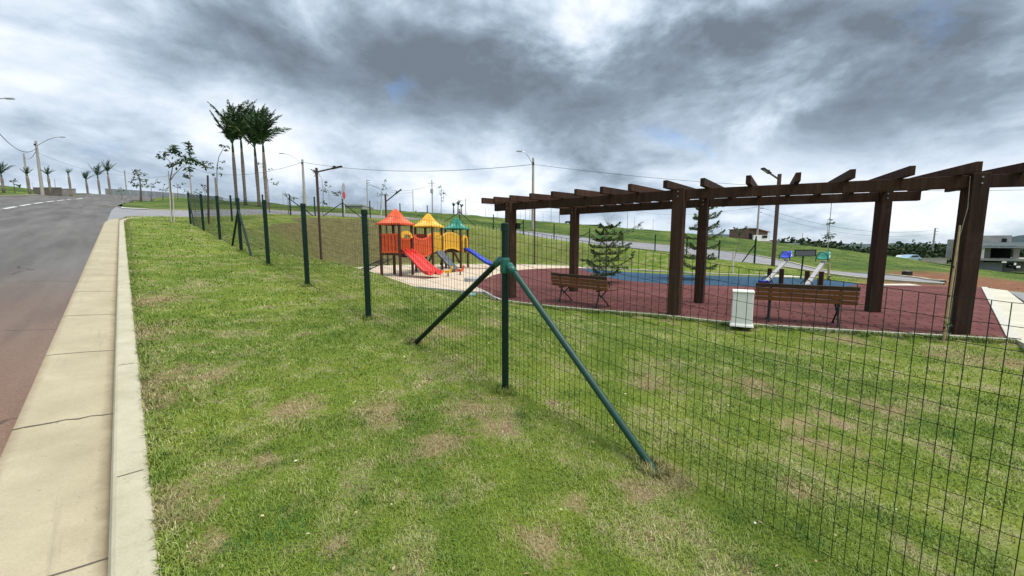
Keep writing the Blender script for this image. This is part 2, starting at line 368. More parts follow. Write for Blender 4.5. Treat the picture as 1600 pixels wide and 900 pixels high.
# rough lush meadow past the road, red soil along its edge
hillc = nb.ramp(nb.M('ADD', nb.M('MULTIPLY', nb.noise(.16, 6, .65, dist=.5), .55), nb.M('MULTIPLY', nb.noise(1.3, 6, .75), .45)), [(.42, (.022, .055, .008)), (.5, (.058, .098, .013)), (.58, (.125, .145, .032))])
dist = nb.M('ADD', nb.M('MULTIPLY', XX, .30), nb.M('MULTIPLY', YY, 1.0))
nb.hillmask = nb.step(dist, 36., 42.)
far2 = nb.M('MULTIPLY', nb.step(nb.M('SUBTRACT', T_, 0.), 33., 36.), 1.)
hm = nb.M('MAXIMUM', nb.M('MAXIMUM', nb.step(S_, 43., 45.), far2), nb.M('MULTIPLY', nb.step(T_, 25.5, 27.), nb.step(S_, 12., 4.)))
gc = nb.mix(hm, gc, hillc)
rs = nb.M('MULTIPLY', nb.step(nb.M('ADD', T_, nb.M('MULTIPLY', wb, .25)), 21.0, 21.5), nb.step(nb.M('ADD', T_, nb.M('MULTIPLY', wb, .9)), 38.5, 33.5))
rs = nb.M('MULTIPLY', rs, nb.step(nb.M('ADD', S_, nb.M('MULTIPLY', wb, .3)), 2.2, .6))
gc = nb.mix(rs, gc, nb.ramp(nb.noise(2.2, 6, .7), [(.3, (.11, .05, .026)), (.6, (.22, .10, .052)), (.75, (.15, .13, .05))]))
nb.color(gc); nb.bump(nb.M('ADD', nb.noise(45., 4, .7), nb.M('MULTIPLY', nb.noise(9., 4, .6), 1.5)), .9, .03)
M_ground = nb.m
nb = NB('grass_blade', .55, .25); nb.color(nb.mix(nb.M('MULTIPLY', worn_mask(nb, nb.pos), .85), grass_color(nb, True), nb.ramp(nb.geo.outputs['Random Per Island'], [(0, (.22, .13, .07)), (.5, (.36, .27, .15)), (1, (.48, .42, .27))]))); M_blade = nb.m
nb = NB('meadow_blade', .6, .2); nb.color(nb.ramp(nb.M('ADD', nb.M('MULTIPLY', nb.noise(.2, 4), .6), nb.M('MULTIPLY', nb.geo.outputs['Random Per Island'], .4)), [(.3, (.05, .11, .015)), (.5, (.11, .19, .028)), (.7, (.22, .28, .07))])); M_meadow = nb.m

nb = NB('asphalt', .97, .06); stv = st_vec(nb); sp = nb.n('ShaderNodeSeparateXYZ'); nb.L.new(stv, sp.inputs[0]); T_ = sp.outputs[1]; S_ = sp.outputs[0]
sm = nb.map((.12, 1.3, 1), src=stv)
b0 = nb.ramp(nb.noise(1.2, 6, .6, sm), [(.3, (.088, .085, .081)), (.7, (.145, .140, .134))])
agg = nb.ramp(nb.noise(170., 3, .8), [(.3, (.45, .45, .45)), (.7, (1.6, 1.6, 1.6))])
b0 = nb.mix(1., b0, agg, 'MULTIPLY')
dust = nb.ramp(nb.noise(40., 5, .7), [(.3, (.20, .085, .036)), (.7, (.32, .165, .085))])
edge = nb.M('ADD', T_, nb.M('MULTIPLY', nb.M('SUBTRACT', nb.noise(.8, 5, .65, sm), .5), 1.6))
df = nb.M('MULTIPLY', nb.step(edge, -3.6, -1.0), nb.step(S_, 12., 3.))
c = nb.mix(nb.M('MULTIPLY', df, .55), b0, dust)
vo = nb.n('ShaderNodeTexVoronoi', feature='DISTANCE_TO_EDGE'); vo.inputs['Scale'].default_value = .33; vo.inputs['Randomness'].default_value = 1.
wv = nb.n('ShaderNodeVectorMath', operation='ADD'); nz = nb.n('ShaderNodeTexNoise'); nz.inputs['Scale'].default_value = 1.1; nz.inputs['Detail'].default_value = 6; nb.L.new(nb.pos, nz.inputs['Vector']); nb.L.new(nb.pos, wv.inputs[0]); nb.L.new(nz.outputs[1], wv.inputs[1]); nb.L.new(wv.outputs[0], vo.inputs['Vector'])
c = nb.mix(nb.M('MULTIPLY', nb.step(vo.outputs[0], .006, .001), nb.M('MULTIPLY', nb.step(nb.noise(.5, 3), .45, .6), .7)), c, (.03, .026, .024))
c = nb.mix(nb.M('MULTIPLY', nb.step(nb.noise(.9, 3, .5, sm), .60, .66), .22), c, (.05, .047, .045))
nb.color(c); nb.bump(nb.noise(140., 3, .8), .9, .008); M_asphalt = nb.m
nb = NB('asphalt_light', .9, .2); nb.color(nb.ramp(nb.noise(1.3, 7, .7), [(.3, (.17, .17, .175)), (.7, (.25, .25, .255))])); M_asphalt2 = nb.m

nb = NB('concrete_gutter', .85, .25); stv = st_vec(nb); sp = nb.n('ShaderNodeSeparateXYZ'); nb.L.new(stv, sp.inputs[0])
c = nb.ramp(nb.noise(2.3, 8, .65), [(.3, (.30, .262, .172)), (.7, (.39, .342, .232))])
c = nb.mix(1., c, nb.ramp(nb.noise(90., 4, .8), [(.25, (.82, .82, .8)), (.7, (1.06, 1.06, 1.06))]), 'MULTIPLY')
gd = nb.M('ADD', sp.outputs[1], nb.M('MULTIPLY', nb.M('SUBTRACT', nb.noise(6., 5, .7), .5), .09))
c = nb.mix(nb.M('MULTIPLY', nb.step(gd, -.235, -.175), .75), c, (.15, .115, .07))
c = nb.mix(nb.M('MULTIPLY', nb.step(gd, -.60, -.66), .6), c, (.17, .105, .065))
c = nb.mix(nb.M('MULTIPLY', nb.step(nb.noise(1.1, 5, .65, nb.map(off=(4, 4, 0))), .56, .72), .3), c, (.22, .19, .125))
strk = nb.noise(3., 6, .7, nb.map((.25, 5, 1), src=stv))
c = nb.mix(nb.step(strk, .58, .78), c, (.235, .20, .135))
c = nb.mix(nb.M('MULTIPLY', nb.step(nb.noise(28., 2, .5), .72, .76), .5), c, (.12, .10, .07))
nb.color(c); nb.bump(nb.noise(60., 5, .75), .35, .004); M_gutter = nb.m
nb = NB('concrete_kerb', .85, .25)
c = nb.ramp(nb.noise(3.1, 8, .65), [(.3, (.33, .305, .21)), (.7, (.44, .41, .30))])
c = nb.mix(nb.step(nb.noise(11., 6, .75), .6, .75), c, (.26, .235, .165))
c = nb.mix(1., c, nb.ramp(nb.noise(110., 4, .8), [(.25, (.8, .8, .8)), (.7, (1.05, 1.05, 1.05))]), 'MULTIPLY')
nb.color(c); nb.bump(nb.noise(50., 5, .75), .4, .004); M_kerb = nb.m
M_joint = mat('joint_dirt', (.10, .085, .06), .95, var=.3, vscale=30)
M_paint = mat('road_paint', (.62, .62, .60), .7, color2=(.33, .33, .33), vscale=14, detail=8)
M_white_edge = mat('white_concrete_edging', (.47, .45, .39), .8, var=.18, vscale=12)
nb = NB('pale_path', .88, .2); nb.color(nb.ramp(nb.noise(1.4, 8, .65), [(.3, (.40, .375, .29)), (.7, (.53, .50, .40))])); nb.bump(nb.noise(40., 5, .7), .2, .005); M_path = nb.m

def rubber(name, c0, c1, ang):
    nb = NB(name, .92, .12); v = nb.map(rot=ang)
    br = nb.n('ShaderNodeTexBrick'); nb.L.new(v, br.inputs['Vector']); br.offset = .5
    br.inputs['Color1'].default_value = (*c0, 1); br.inputs['Color2'].default_value = (*c1, 1); br.inputs['Mortar'].default_value = (*(q*.38 for q in c0), 1)
    br.inputs['Scale'].default_value = 1.; br.inputs['Mortar Size'].default_value = .016; br.inputs['Brick Width'].default_value = .5; br.inputs['Row Height'].default_value = .25; br.inputs['Bias'].default_value = 0.
    c = nb.mix(1., br.outputs[0], nb.ramp(nb.noise(150., 3, .8), [(.3, (.75, .75, .75)), (.7, (1.2, 1.2, 1.2))]), 'MULTIPLY')
    c = nb.mix(nb.M('MULTIPLY', nb.step(nb.noise(.9, 6, .65), .5, .8), .3), c, tuple(q*1.6+.02 for q in c1))
    nb.color(c); nb.bump(br.outputs[1], -.3, .01); return nb.m
M_red = rubber('red_rubber_tiles', (.104, .036, .033), (.146, .056, .049), .55)
M_blue = rubber('blue_rubber_tiles', (.026, .062, .105), (.040, .085, .135), .55)
nb = NB('play_sand', .95, .1); c = nb.ramp(nb.noise(1.1, 7, .65), [(.3, (.44, .35, .255)), (.7, (.58, .48, .365))]); c = nb.mix(1., c, nb.ramp(nb.noise(35., 5, .8), [(.3, (.82, .82, .82)), (.7, (1.08, 1.08, 1.08))]), 'MULTIPLY'); nb.color(c); nb.bump(nb.noise(12., 6, .7), .6, .03); M_sand = nb.m

nb = NB('stained_timber', .75, .15); tcn = nb.n('ShaderNodeTexCoord'); oc = tcn.outputs['Object']
g1 = nb.noise(2.2, 8, .7, nb.map((6, 6, .5), src=oc), .6)
c = nb.ramp(g1, [(.3, (.024, .0125, .008)), (.55, (.047, .025, .016)), (.72, (.074, .042, .028))])
oi = nb.n('ShaderNodeObjectInfo'); c = nb.mix(1., c, nb.ramp(oi.outputs['Random'], [(0, (.72, .72, .74)), (1, (1.35, 1.28, 1.22))]), 'MULTIPLY')
c = nb.mix(nb.M('MULTIPLY', nb.step(nb.noise(1.4, 5, .7), .58, .72), .35), c, (.10, .075, .06))
nb.color(c); nb.bump(g1, .5, .008); M_timber = nb.m
M_play_post = mat('brown_play_post', (.085, .032, .022), .55, var=.3, vscale=6, stretch=(5, 5, .6))
M_brown_metal = mat('brown_metal', (.060, .030, .022), .5, .4, var=.2)
M_green_post = mat('green_painted_steel', (.003, .021, .013), .5, .25, var=.25, vscale=20)
M_green_strut = mat('green_painted_strut', (.004, .048, .032), .42, .4, var=.2, vscale=20)
M_green_plastic = mat('teal_plastic_clamp', (.012, .115, .085), .4, .5, var=.2, vscale=25)
M_wire = mat('green_coated_wire', (.005, .015, .010), .5, .4)
M_concrete_pole = mat('concrete_pole', (.36, .335, .30), .9, var=.22, vscale=3, stretch=(3, 3, .4))
M_steel = mat('galvanised_steel', (.30, .31, .33), .4, .5, .6)
M_dark = mat('dark_iron', (.010, .012, .013), .5, .4)
M_lampglass = mat('lamp_lens', (.32, .33, .33), .25, .5)
M_cable = mat('black_cable', (.025, .027, .03), .7)
M_orange = mat('orange_plastic', (.68, .095, .022), .42, .5, var=.1, vscale=3, coat=.1)
M_red_p = mat('red_plastic', (.62, .030, .018), .38, .5, var=.08, vscale=3, coat=.2)
M_yellow = mat('yellow_plastic', (.74, .40, .025), .35, .5, var=.1, vscale=3, coat=.1)
M_teal = mat('green_plastic', (.004, .185, .120), .35, .5, var=.1, coat=.1)
M_bluep = mat('blue_plastic', (.016, .045, .46), .3, .5, var=.1, coat=.2)
M_greyp = mat('grey_plastic', (.115, .125, .14), .5, .4, color2=(.06, .065, .075), vscale=9)
M_bwood = mat('varnished_bench_slat', (.21, .070, .024), .42, .45, color2=(.12, .036, .014), vscale=5, stretch=(1, 8, 8), coat=.15)
M_bwood_dark = mat('dark_bench_slat', (.05, .022, .014), .5, .4, var=.3)
M_whitep = mat('white_render', (.76, .75, .71), .8, var=.07, vscale=4)
M_seesaw = mat('seesaw_board', (.34, .32, .31), .55, .4, var=.2, stretch=(4, 1, 1))
M_bamboo = mat('bamboo_cane', (.50, .38, .20), .55, .3, color2=(.32, .21, .10), vscale=9)
M_stake = mat('white_stake', (.55, .52, .47), .8, var=.2)
M_bark = mat('young_bark', (.22, .19, .155), .9, var=.35, vscale=12)
M_palm_trunk = mat('palm_trunk', (.27, .22, .185), .9, color2=(.13, .10, .085), vscale=2.2, stretch=(.6, .6, 3.5), bump=.6, bscale=6)
nb = NB('palm_fronds', .55, .25); nb.color(nb.ramp(nb.geo.outputs['Random Per Island'], [(0, (.022, .055, .022)), (.6, (.055, .11, .04)), (1, (.13, .17, .06))])); M_palm_leaf = nb.m
M_leaf = mat('sapling_leaves', (.065, .115, .040), .6, .3, color2=(.035, .065, .022), vscale=3)
M_leaf2 = mat('pale_sapling_leaves', (.12, .19, .07), .6, .3, color2=(.06, .11, .035), vscale=3)
nb = NB('araucaria_needles', .6, .25); nb.color(nb.ramp(nb.geo.outputs['Random Per Island'], [(.0, (.055, .10, .03)), (.6, (.12, .185, .055)), (1, (.23, .30, .10))])); M_pine = nb.m
nb = NB('woodland_leaves', .75, .15); nb.color(nb.mix(nb.M('MULTIPLY', nb.geo.outputs['Random Per Island'], .8), nb.ramp(nb.noise(.06, 4, .6), [(.35, (.012, .026, .012)), (.65, (.034, .060, .020))]), (.05, .075, .03))); M_wood = nb.m
M_brick = mat('bare_brick', (.24, .135, .095), .9, color2=(.16, .10, .08), vscale=2)
M_brown_wall = mat('weathered_block_wall', (.17, .145, .125), .9, color2=(.10, .085, .078), vscale=1.)
M_block = mat('grey_block_wall', (.38, .36, .33), .9, color2=(.27, .255, .235), vscale=1.2)
M_wallgrey = mat('painted_grey_wall', (.34, .36, .37), .85, var=.12, vscale=.6)
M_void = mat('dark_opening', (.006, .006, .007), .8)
M_rooftile = mat('roof', (.20, .11, .08), .85, var=.3)
M_signred = mat('sign_red', (.45, .05, .06), .5)
M_signgrey = mat('sign_back_grey', (.32, .33, .33), .5, .4)
M_panel = mat('sign_panel_back', (.10, .105, .11), .5, .4, var=.15)
M_car_dark = mat('dark_car_paint', (.010, .012, .020), .25, .6, coat=.5)
M_car_blue = mat('light_blue_car_paint', (.30, .45, .55), .3, .6, coat=.5)
M_car_white = mat('white_car_paint', (.62, .62, .60), .3, .6, coat=.5)
M_glass = mat('car_glass', (.03, .035, .04), .08, .6)
M_tyre = mat('tyre', (.012, .012, .012), .8)

# ---------------------------------------------------------------- terrain
def axis(parts):
    a = []
    for lo, hi, st in parts: a += list(np.arange(lo, hi, st))
    return np.array(a)
gs = axis([(-40, -8, 2), (-8, 30, .25), (30, 60, .6), (60, 120, 1.5), (120, 260, 6), (260, 640, 30)])
gt = np.concatenate([axis([(-300, -60, 20), (-60, -12, 2), (-12, -.5, .5)]), [-.14, -.03], axis([(.0, 34, .25), (34, 60, .6), (60, 140, 1.8), (140, 300, 8), (300, 700, 35)])])
SS, TT = np.meshgrid(gs, gt, indexing='ij')
ZZ = H_st(SS, TT)
# roads: centre shift of the main road far uphill
def shift(s): return 3.0*np.clip((s-35)/45, 0, 3)**2
R2_IN = [(24., -.62), (26.6, -.60), (29.1, -.38), (31.3, .35), (32.8, 1.6), (33.8, 4), (34.5, 7), (34.8, 10), (34.9, 15), (35.2, 18.5), (35.4, 22), (34.5, 25.2), (32.4, 27.6), (29.6, 29), (26.6, 30), (23.5, 31.2), (20.5, 33), (17.6, 34.2), (14, 34.2), (11, 32.8), (8.5, 30), (6.3, 27.0), (3.8, 24.4), (1.6, 23.0), (.2, 22.5), (-.6, 22.3)]
R2_OUT = [(48.5, -1.3), (46, -.3), (44.5, .1), (43.8, .7), (43.2, 2), (42.9, 4), (42.8, 7), (42.8, 10), (42.8, 15), (43, 18.5), (43.2, 24), (41.8, 29), (38.5, 33), (34, 35.2), (29.5, 36.8), (25.5, 38.2), (21.5, 40), (17, 41), (12, 40.4), (8, 38), (5, 34.5), (2.6, 31), (.8, 28), (.2, 26.8), (-.3, 25.6), (-.7, 24.2)]
R2_POLY = R2_IN+R2_OUT[::-1]
d2 = seg_dist(SS, TT, R2_POLY); in2 = inside(SS, TT, R2_POLY)
ZZ = np.where(in2, ZZ-.25*sstep((d2+.1)/.5)*np.where(TT < 12, 1, .3), ZZ)
mr = (TT < -.02) & (TT > -8.7+shift(SS)) | ((TT < shift(SS)-.5) & (TT > -8.7+shift(SS)))
ZZ = np.where(mr, ZZ-.35, ZZ)
inp = inside(SS, TT, PLAZA); ZZ = np.where(inp, PZ-.06, ZZ)
XXg, YYg = -SA*SS+CA*TT, CA*SS+SA*TT
V = np.stack([XXg.ravel(), YYg.ravel(), ZZ.ravel()], 1); ns, nt_ = SS.shape
ii, jj = np.meshgrid(np.arange(ns-1), np.arange(nt_-1), indexing='ij'); a = (ii*nt_+jj).ravel()
g = bigmesh('ground', V, np.stack([a, a+nt_, a+nt_+1, a+1], 1), M_ground, kind='structure')
g.data.polygons.foreach_set('use_smooth', [True]*len(g.data.polygons))

def resample(poly, step):
    out = []
    for (a, b) in zip(poly[:-1], poly[1:]):
        n = max(1, int(math.hypot(b[0]-a[0], b[1]-a[1])/step))
        for i in range(n): out.append((a[0]+(b[0]-a[0])*i/n, a[1]+(b[1]-a[1])*i/n))
    return out+[poly[-1]]
def smooth_poly(p, it=2):
    for _ in range(it):
        q = [p[0]]
        for a, b in zip(p[:-1], p[1:]): q += [(a[0]*.75+b[0]*.25, a[1]*.75+b[1]*.25), (a[0]*.25+b[0]*.75, a[1]*.25+b[1]*.75)]
        p = q+[p[-1]]
    return p
def hz(s, t): return float(H_st(np.array([s]), np.array([t]))[0])
def W3(s, t, dz=0.): x, y = st2xy(s, t); return (x, y, hz(s, t)+dz)

# main road with a gentle crown
rows = []
for s in np.concatenate([np.arange(-10, 40, .5), np.arange(40, 150, 1.5)]):
    sh = float(shift(s)); r_ = []
    for k in range(13):
        t = -8.5+sh+(7.92)*k/12; base = float(np.where(s < 70, .1*s, 7+.05*(s-70)))
        x, y = st2xy(s, t)
        w_ = 0.
        zg = hz(s, -.5+sh) if s > 60 else base
        r_.append((x, y, zg-.065+.05*(1-((t-sh+4.5)/4)**2)))
    rows.append(r_)
MB().grid(rows).build('road', M_asphalt, kind='structure', smooth=True)
# concrete gutter and kerb, swept along the road and round the corner
def corner_path():
    p = [(s, 0.) for s in np.arange(-6, 26.4, .5)]
    p += [q for q in smooth_poly([(26.5, 0), (29, .22), (31, .9), (32.3, 2.1), (33.2, 4), (33.9, 7)], 2)][1:]
    return p
kp = corner_path()
def norm2(path, i):
    a = path[max(i-1, 0)]; b = path[min(i+1, len(path)-1)]; dx, dy = b[0]-a[0], b[1]-a[1]; l = math.hypot(dx, dy); return (dy/l, -dx/l)   # points to -t side when heading +s? fixed below
def sweep(path, prof, name, m, zfun, **k):
    rows = []
    for i, (s, t) in enumerate(path):
        nx, ny = norm2(path, i); r_ = []
        for (o, z) in prof:                       # o > 0 towards the road
            ss, tt = s+nx*o*1.0, t+ny*o; x, y = st2xy(ss, tt)
            r_.append((x, y, zfun(s, t)+z))
        rows.append(r_)
    return MB().grid(rows).build(name, m, **k)
zk = lambda s, t: .1*s if s < 30 else .1*30+(hz(s, t)-.1*30)
sweep(kp, [(.17, -.30), (.166, -.02), (.155, .004), (.14, .012), (.03, .012), (.012, .006), (0, -.01), (-.004, -.2)], 'kerb', M_kerb, zk, kind='structure', smooth=False)
sweep(kp, [(.66, -.30), (.655, -.062), (.60, -.058), (.4, -.072), (.2, -.092), (.165, -.098)], 'gutter', M_gutter, zk, kind='structure', smooth=False)
jm = MB()
for s in [.85]+[2.5+1.65*i for i in range(14)]:
    w_ = .010 if abs(s-4.15) > .1 else .016; n_ = 9; pts_a, pts_b = [], []
    for i in range(n_):
        o = .17+.48*i/(n_-1); jit = random.uniform(-1, 1)*(.004 if w_ < .012 else .014); zz = np.interp(o, [.165, .2, .4, .6, .655], [-.098, -.092, -.072, -.058, -.062])
        pts_a.append((*st2xy(s+jit, -o), .1*s+zz+.0025)); pts_b.append((*st2xy(s+jit+w_, -o), .1*(s+w_)+zz+.0025))
    jm.grid([pts_a, pts_b])
for s in [1.15, 3.0, 4.95, 6.9, 8.85, 10.8, 12.7, 14.6]:
    jm.grid([[(*st2xy(s, -o), .1*s+.0145) for o in (.032, .09, .139)], [(*st2xy(s+.007, -o), .1*s+.0152) for o in (.032, .09, .139)]])
jm.build('joint', M_joint, kind='structure')
# far kerb with its grassy bank on the left
lk = [(s, -8.55+float(shift(s))) for s in np.arange(-6, 120, 2)]
sweep(lk, [(-.02, -.2), (-.02, .08), (.14, .08), (.16, -.2)], 'kerb', M_kerb, lambda s, t: (.1*s if s < 70 else 7+.05*(s-70)), kind='structure')

# road markings: dashed centre line, give-way block
mk = MB()
s0 = 6.
while s0 < 85:
    L_ = 3.4
    mk.grid([[(*st2xy(s, t+float(shift(s))), (.1*s if s < 60 else hz(s, -.5+float(shift(s))))-.065+.05+.012) for t in (-4.64, -4.46)] for s in (s0, s0+L_/2, s0+L_)])
    s0 += L_+1.3
mk.build('lane_marking', M_paint, kind='structure')

# road 2 climbing round the park
ri, ro = smooth_poly(R2_IN, 2), smooth_poly(R2_OUT, 2)
rows = []
def r2z(s, t): return hz(s, t)+float(np.interp(t, [0, 12], [-.07, .03]))
for i in range(len(ri)):
    a, b = ri[i], ro[i]; r_ = []
    for k in range(9):
        s, t = a[0]+(b[0]-a[0])*k/8, a[1]+(b[1]-a[1])*k/8; x, y = st2xy(s, t); r_.append((x, y, r2z(s, t)))
    rows.append(r_)
MB().grid(rows).build('road', M_asphalt2, kind='structure', smooth=True)
sweep(ri[20:], [(-.05, -.2), (-.05, .04), (.13, .04), (.15, -.1)], 'kerb', M_kerb, r2z, kind='structure')
sweep(ro, [(-.16, -.2), (-.16, .07), (.02, .07), (.03, -.2)], 'kerb', M_kerb, r2z, kind='structure')
# zebra / give way patch
q0 = hit(210, 324.6); s_, t_ = xy2st(q0.x, q0.y)
MB().grid([[(*st2xy(s, t), r2z(s, t)+.05) for t in (t_-.75, t_+.75)] for s in (s_-1.6, s_, s_+1.6)]).build('lane_marking', M_paint, kind='structure')
MB().grid([[(*st2xy(s, t), r2z(s, t)+.05) for t in (4., 8, 12)] for s in (38.4, 38.7)]).build('lane_marking', M_paint, kind='structure')

# ---------------------------------------------------------------- play area surfaces
def P2(l): return [tuple(gp(u, v).xy) for u, v in l]
red_near = P2([(740, 448), (757, 455), (777, 467), (798, 471), (847, 477), (913, 483), (985, 488.5), (1043, 493), (1137, 504), (1179, 507), (1350, 518), (1467, 524), (1584, 531)])
red_right = P2([(1584, 531), (1538, 449.5)])
slab = [st2xy(s, t) for s, t in smooth_poly(PLAZA[:24]+[(-1.5, 21.6)], 1)]
S_near = P2([(518, 427), (543, 438), (567, 442), (615, 446), (668, 449), (727, 455), (756, 456)])
S_back = P2([(804, 413), (738, 412.5), (593, 414.5), (540, 420), (518, 427)])
back_edge = P2([(860, 414.3), (902, 416.5), (980, 420.5), (1058, 425), (1130, 428), (1205, 431)])
red_poly = red_near+[red_right[1]]+P2([(1440, 447), (1379, 445), (1350, 443), (1200, 433), (1130, 431), (1046, 428.5), (980, 425), (942, 421.5), (902, 418.5), (860, 419.3), (820, 421), (790, 424.5), (772, 430), (756, 437), (744, 443)])
MB().prism(red_poly, -.35, PZ+.004).build('red_rubber_floor', M_red, kind='structure')
sand_poly = smooth_poly(S_near, 1)+P2([(748, 448), (752, 440), (768, 430.5), (788, 425), (820, 421.4), (860, 419.6), (902, 418.8)])+P2([(930, 419), (902, 416.7), (860, 414.5)])+S_back[:-1]
MB().prism(sand_poly, -.3, PZ-.002).build('sand_surface', M_sand, kind='structure')
blue_poly = smooth_poly(P2([(905, 419), (930, 429), (971, 438.5), (1043, 444), (1108, 446), (1230, 449.5), (1318, 449.5), (1352, 443), (1280, 436.5), (1200, 433.3), (1130, 431.3), (1046, 428.8), (980, 425.3), (942, 421.8), (905, 419)]), 2)[:-1]
MB().prism(blue_poly, -.3, PZ+.008).build('blue_rubber_floor', M_blue, kind='structure')
def edging(path, w, z0, z1, name='concrete_edging', m=None):
    mb = MB(); rows = []
    for i, p_ in enumerate(path):
        a = path[max(i-1, 0)]; b = path[min(i+1, len(path)-1)]; d = Vector((b[0]-a[0], b[1]-a[1])).normalized(); n_ = Vector((-d.y, d.x))*w/2
        p_ = Vector(p_); r_ = [(p_.x+n_.x, p_.y+n_.y, z0), (p_.x+n_.x, p_.y+n_.y, z1), (p_.x-n_.x, p_.y-n_.y, z1), (p_.x-n_.x, p_.y-n_.y, z0)]; rows.append(r_)
    mb.grid(rows); return mb.build(name, m or M_white_edge, kind='structure')
edging(smooth_poly(red_near, 1), .065, -.3, PZ+.014)
edging([red_near[-1], red_right[1]], .14, -.3, PZ+.03)
edging(smooth_poly(S_near, 1), .12, -.3, PZ+.014)
edging(smooth_poly(S_back, 1), .12, -.3, PZ+.014)
edging(smooth_poly([tuple(gp(804, 413).xy)]+back_edge, 1), .22, -.3, PZ+.02)
# pale strip joining the path by the lamp, pale piece by the right column, wide path at the far right
MB().prism(P2([(1205, 432.5), (1240, 433.2), (1266, 433), (1245, 427.5), (1200, 423.5), (1185, 426)]), -.3, PZ+.012).build('path', M_path, kind='structure')
MB().prism(P2([(1372, 446), (1440, 446.6), (1420, 443.6), (1378, 443.8)]), -.3, PZ+.012).build('path', M_path, kind='structure')
MB().prism([tuple(gp(*q).xy) for q in [(1587, 531.5), (1540.5, 450.3), (1574, 454.5), (1600, 475), (1640, 505), (1760, 560), (1800, 640)]], -.6, PZ+.016).build('path', M_path, kind='structure')

MB().prism([tuple(gp(*q).xy) for q in [(1575.5, 455.3), (1640, 462.5), (1700, 490), (1602, 472)]], -.6, PZ+.010).build('road', M_asphalt2, kind='structure')
# ---------------------------------------------------------------- near fence along the verge
FT = 2.386
fence = empty('wire_fence', W3(2.56, FT), label='dark green welded wire fence running uphill across the lawn beside the kerb', cat='fence')
post_s = [-1.0, 2.56, 5.4, 8.0, 10.8, 13.8, 17.3, 21.2, 25.6]
post_r = [.03, .031, .040, .042, .043, .043, .043, .045, .045]
def fpost(s, t, r, h, parent, m=M_green_post):
    x, y, z = W3(s, t); p_ = MB().tube([(x, y, z-.1), (x, y, z+h)], r, 12).build('post', m, parent, smooth=False)
    MB().tube([(x, y, z+h-.06), (x, y, z+h+.004), (x, y, z+h+.012)], [r+.005, r+.005, r*.7], 12).build('post_cap', m, p_)
    return p_
posts = [fpost(s, FT, r, 1.51, fence) for s, r in zip(post_s, post_r)]
def wire_panel(pa, pb, h0, h1, parent, rw=.0019, sp=.05, hs=.1, off=-.036, dip=0.):
    """welded mesh between two ground points (s, t)"""
    L_ = math.hypot(pb[0]-pa[0], pb[1]-pa[1]); n_ = max(2, int(L_/sp)); mb = MB()
    dx, dy = (pb[0]-pa[0])/L_, (pb[1]-pa[1])/L_; ox, oy = -dy*0-abs(0), 0
    nx, ny = (-dy, dx) if (-dy*0+dx*-1) > 0 else (dy, -dx)
    cols = []
    for i in range(n_+1):
        k = i/n_; s, t = pa[0]+(pb[0]-pa[0])*k+nx*(-off), pa[1]+(pb[1]-pa[1])*k+ny*(-off)
        x, y, z = W3(s, t); hh = h0+(h1-h0)*k-dip*4*k*(1-k)
        cols.append((x, y, z, hh))
    for i, (x, y, z, hh) in enumerate(cols[:-1] if len(cols) > 2 else cols):
        jx = random.uniform(-1, 1)*.003; jy = random.uniform(-1, 1)*.003
        mb.tube([(x, y, z-.01), (x+jx, y+jy, z+hh*.5), (x, y, z+hh)], rw, 3, False)
    for j in range(int(1.5/hs)+1):
        pts = []
        for i, (x, y, z, hh) in enumerate(cols):
            if i % 2 and sp < .06 and i != n_: 
                pass
            pts.append((x, y, z+.02+(hh-.02)*j/int(1.5/hs)+random.uniform(-1, 1)*.0016))
        mb.tube(pts, rw*.8, 3, False)
    return mb.build('mesh_panel', M_wire, parent)
tops = [1.40, 1.475, 1.48, 1.48, 1.48, 1.48, 1.48, 1.48, 1.48]
for i in range(len(post_s)-1):
    wire_panel((post_s[i], FT), (post_s[i+1], FT), tops[i], tops[i+1], fence, dip=.03 if i == 0 else .012, off=.036 if i < 2 else .05)
wire_panel((post_s[0]-2.6, FT), (post_s[0], FT), 1.42, 1.40, fence, off=.036)
# clamp and two raking struts on the second post
def brace(pa, pb, ha, parent, r=.027, m=M_green_post):
    x, y, z = W3(*pa); x2, y2, z2 = W3(*pb); b_ = MB().tube([(x, y, z+ha), (x2, y2, z2-.04)], r, 10).build('strut', m, parent); return b_
x, y, z = W3(2.56, FT); P0 = Vector((x, y, z))
cl = MB().tube([P0+Vector((0, 0, 1.08)), P0+Vector((0, 0, 1.10)), P0+Vector((0, 0, 1.20)), P0+Vector((0, 0, 1.22))], [.037, .043, .043, .037], 14).build('clamp', M_green_plastic, posts[1])
for sgn in (1, -1):
    zc = 1.19 if sgn > 0 else 1.14
    a = Vector(W3(2.56+sgn*.07, FT))+Vector((0, 0, zc-.007*sgn)); b = Vector(W3(2.56+(1.62 if sgn > 0 else -1.49), FT-.01)); d = (b-a).normalized()
    MB().tube([a, b-Vector((0, 0, .04))], .026, 12).build('strut', M_green_strut if sgn < 0 else M_green_post, fence)
    MB().ball(a-d*.01, .034, 12, 8).tube([a-d*.01, a+d*.07], [.034, .031], 12).build('clamp', M_green_plastic, posts[1], smooth=True)
    MB().tube([P0+Vector((0, 0, zc)), a], .02, 8).build('clamp', M_green_plastic, posts[1])
    MB().tube([a+Vector((.0, -.045, 0)), a+Vector((0, .045, 0))], .007, 6).build('bolt', M_steel, posts[1])
brace((13.8, FT), (12.6, FT+.02), 1.2, fence, .03); brace((13.8, FT), (15.3, FT+.02), 1.2, fence, .03)
brace((25.6, FT), (24.1, FT), 1.3, fence, .03)
fence_nodes = [(25.6, FT)]
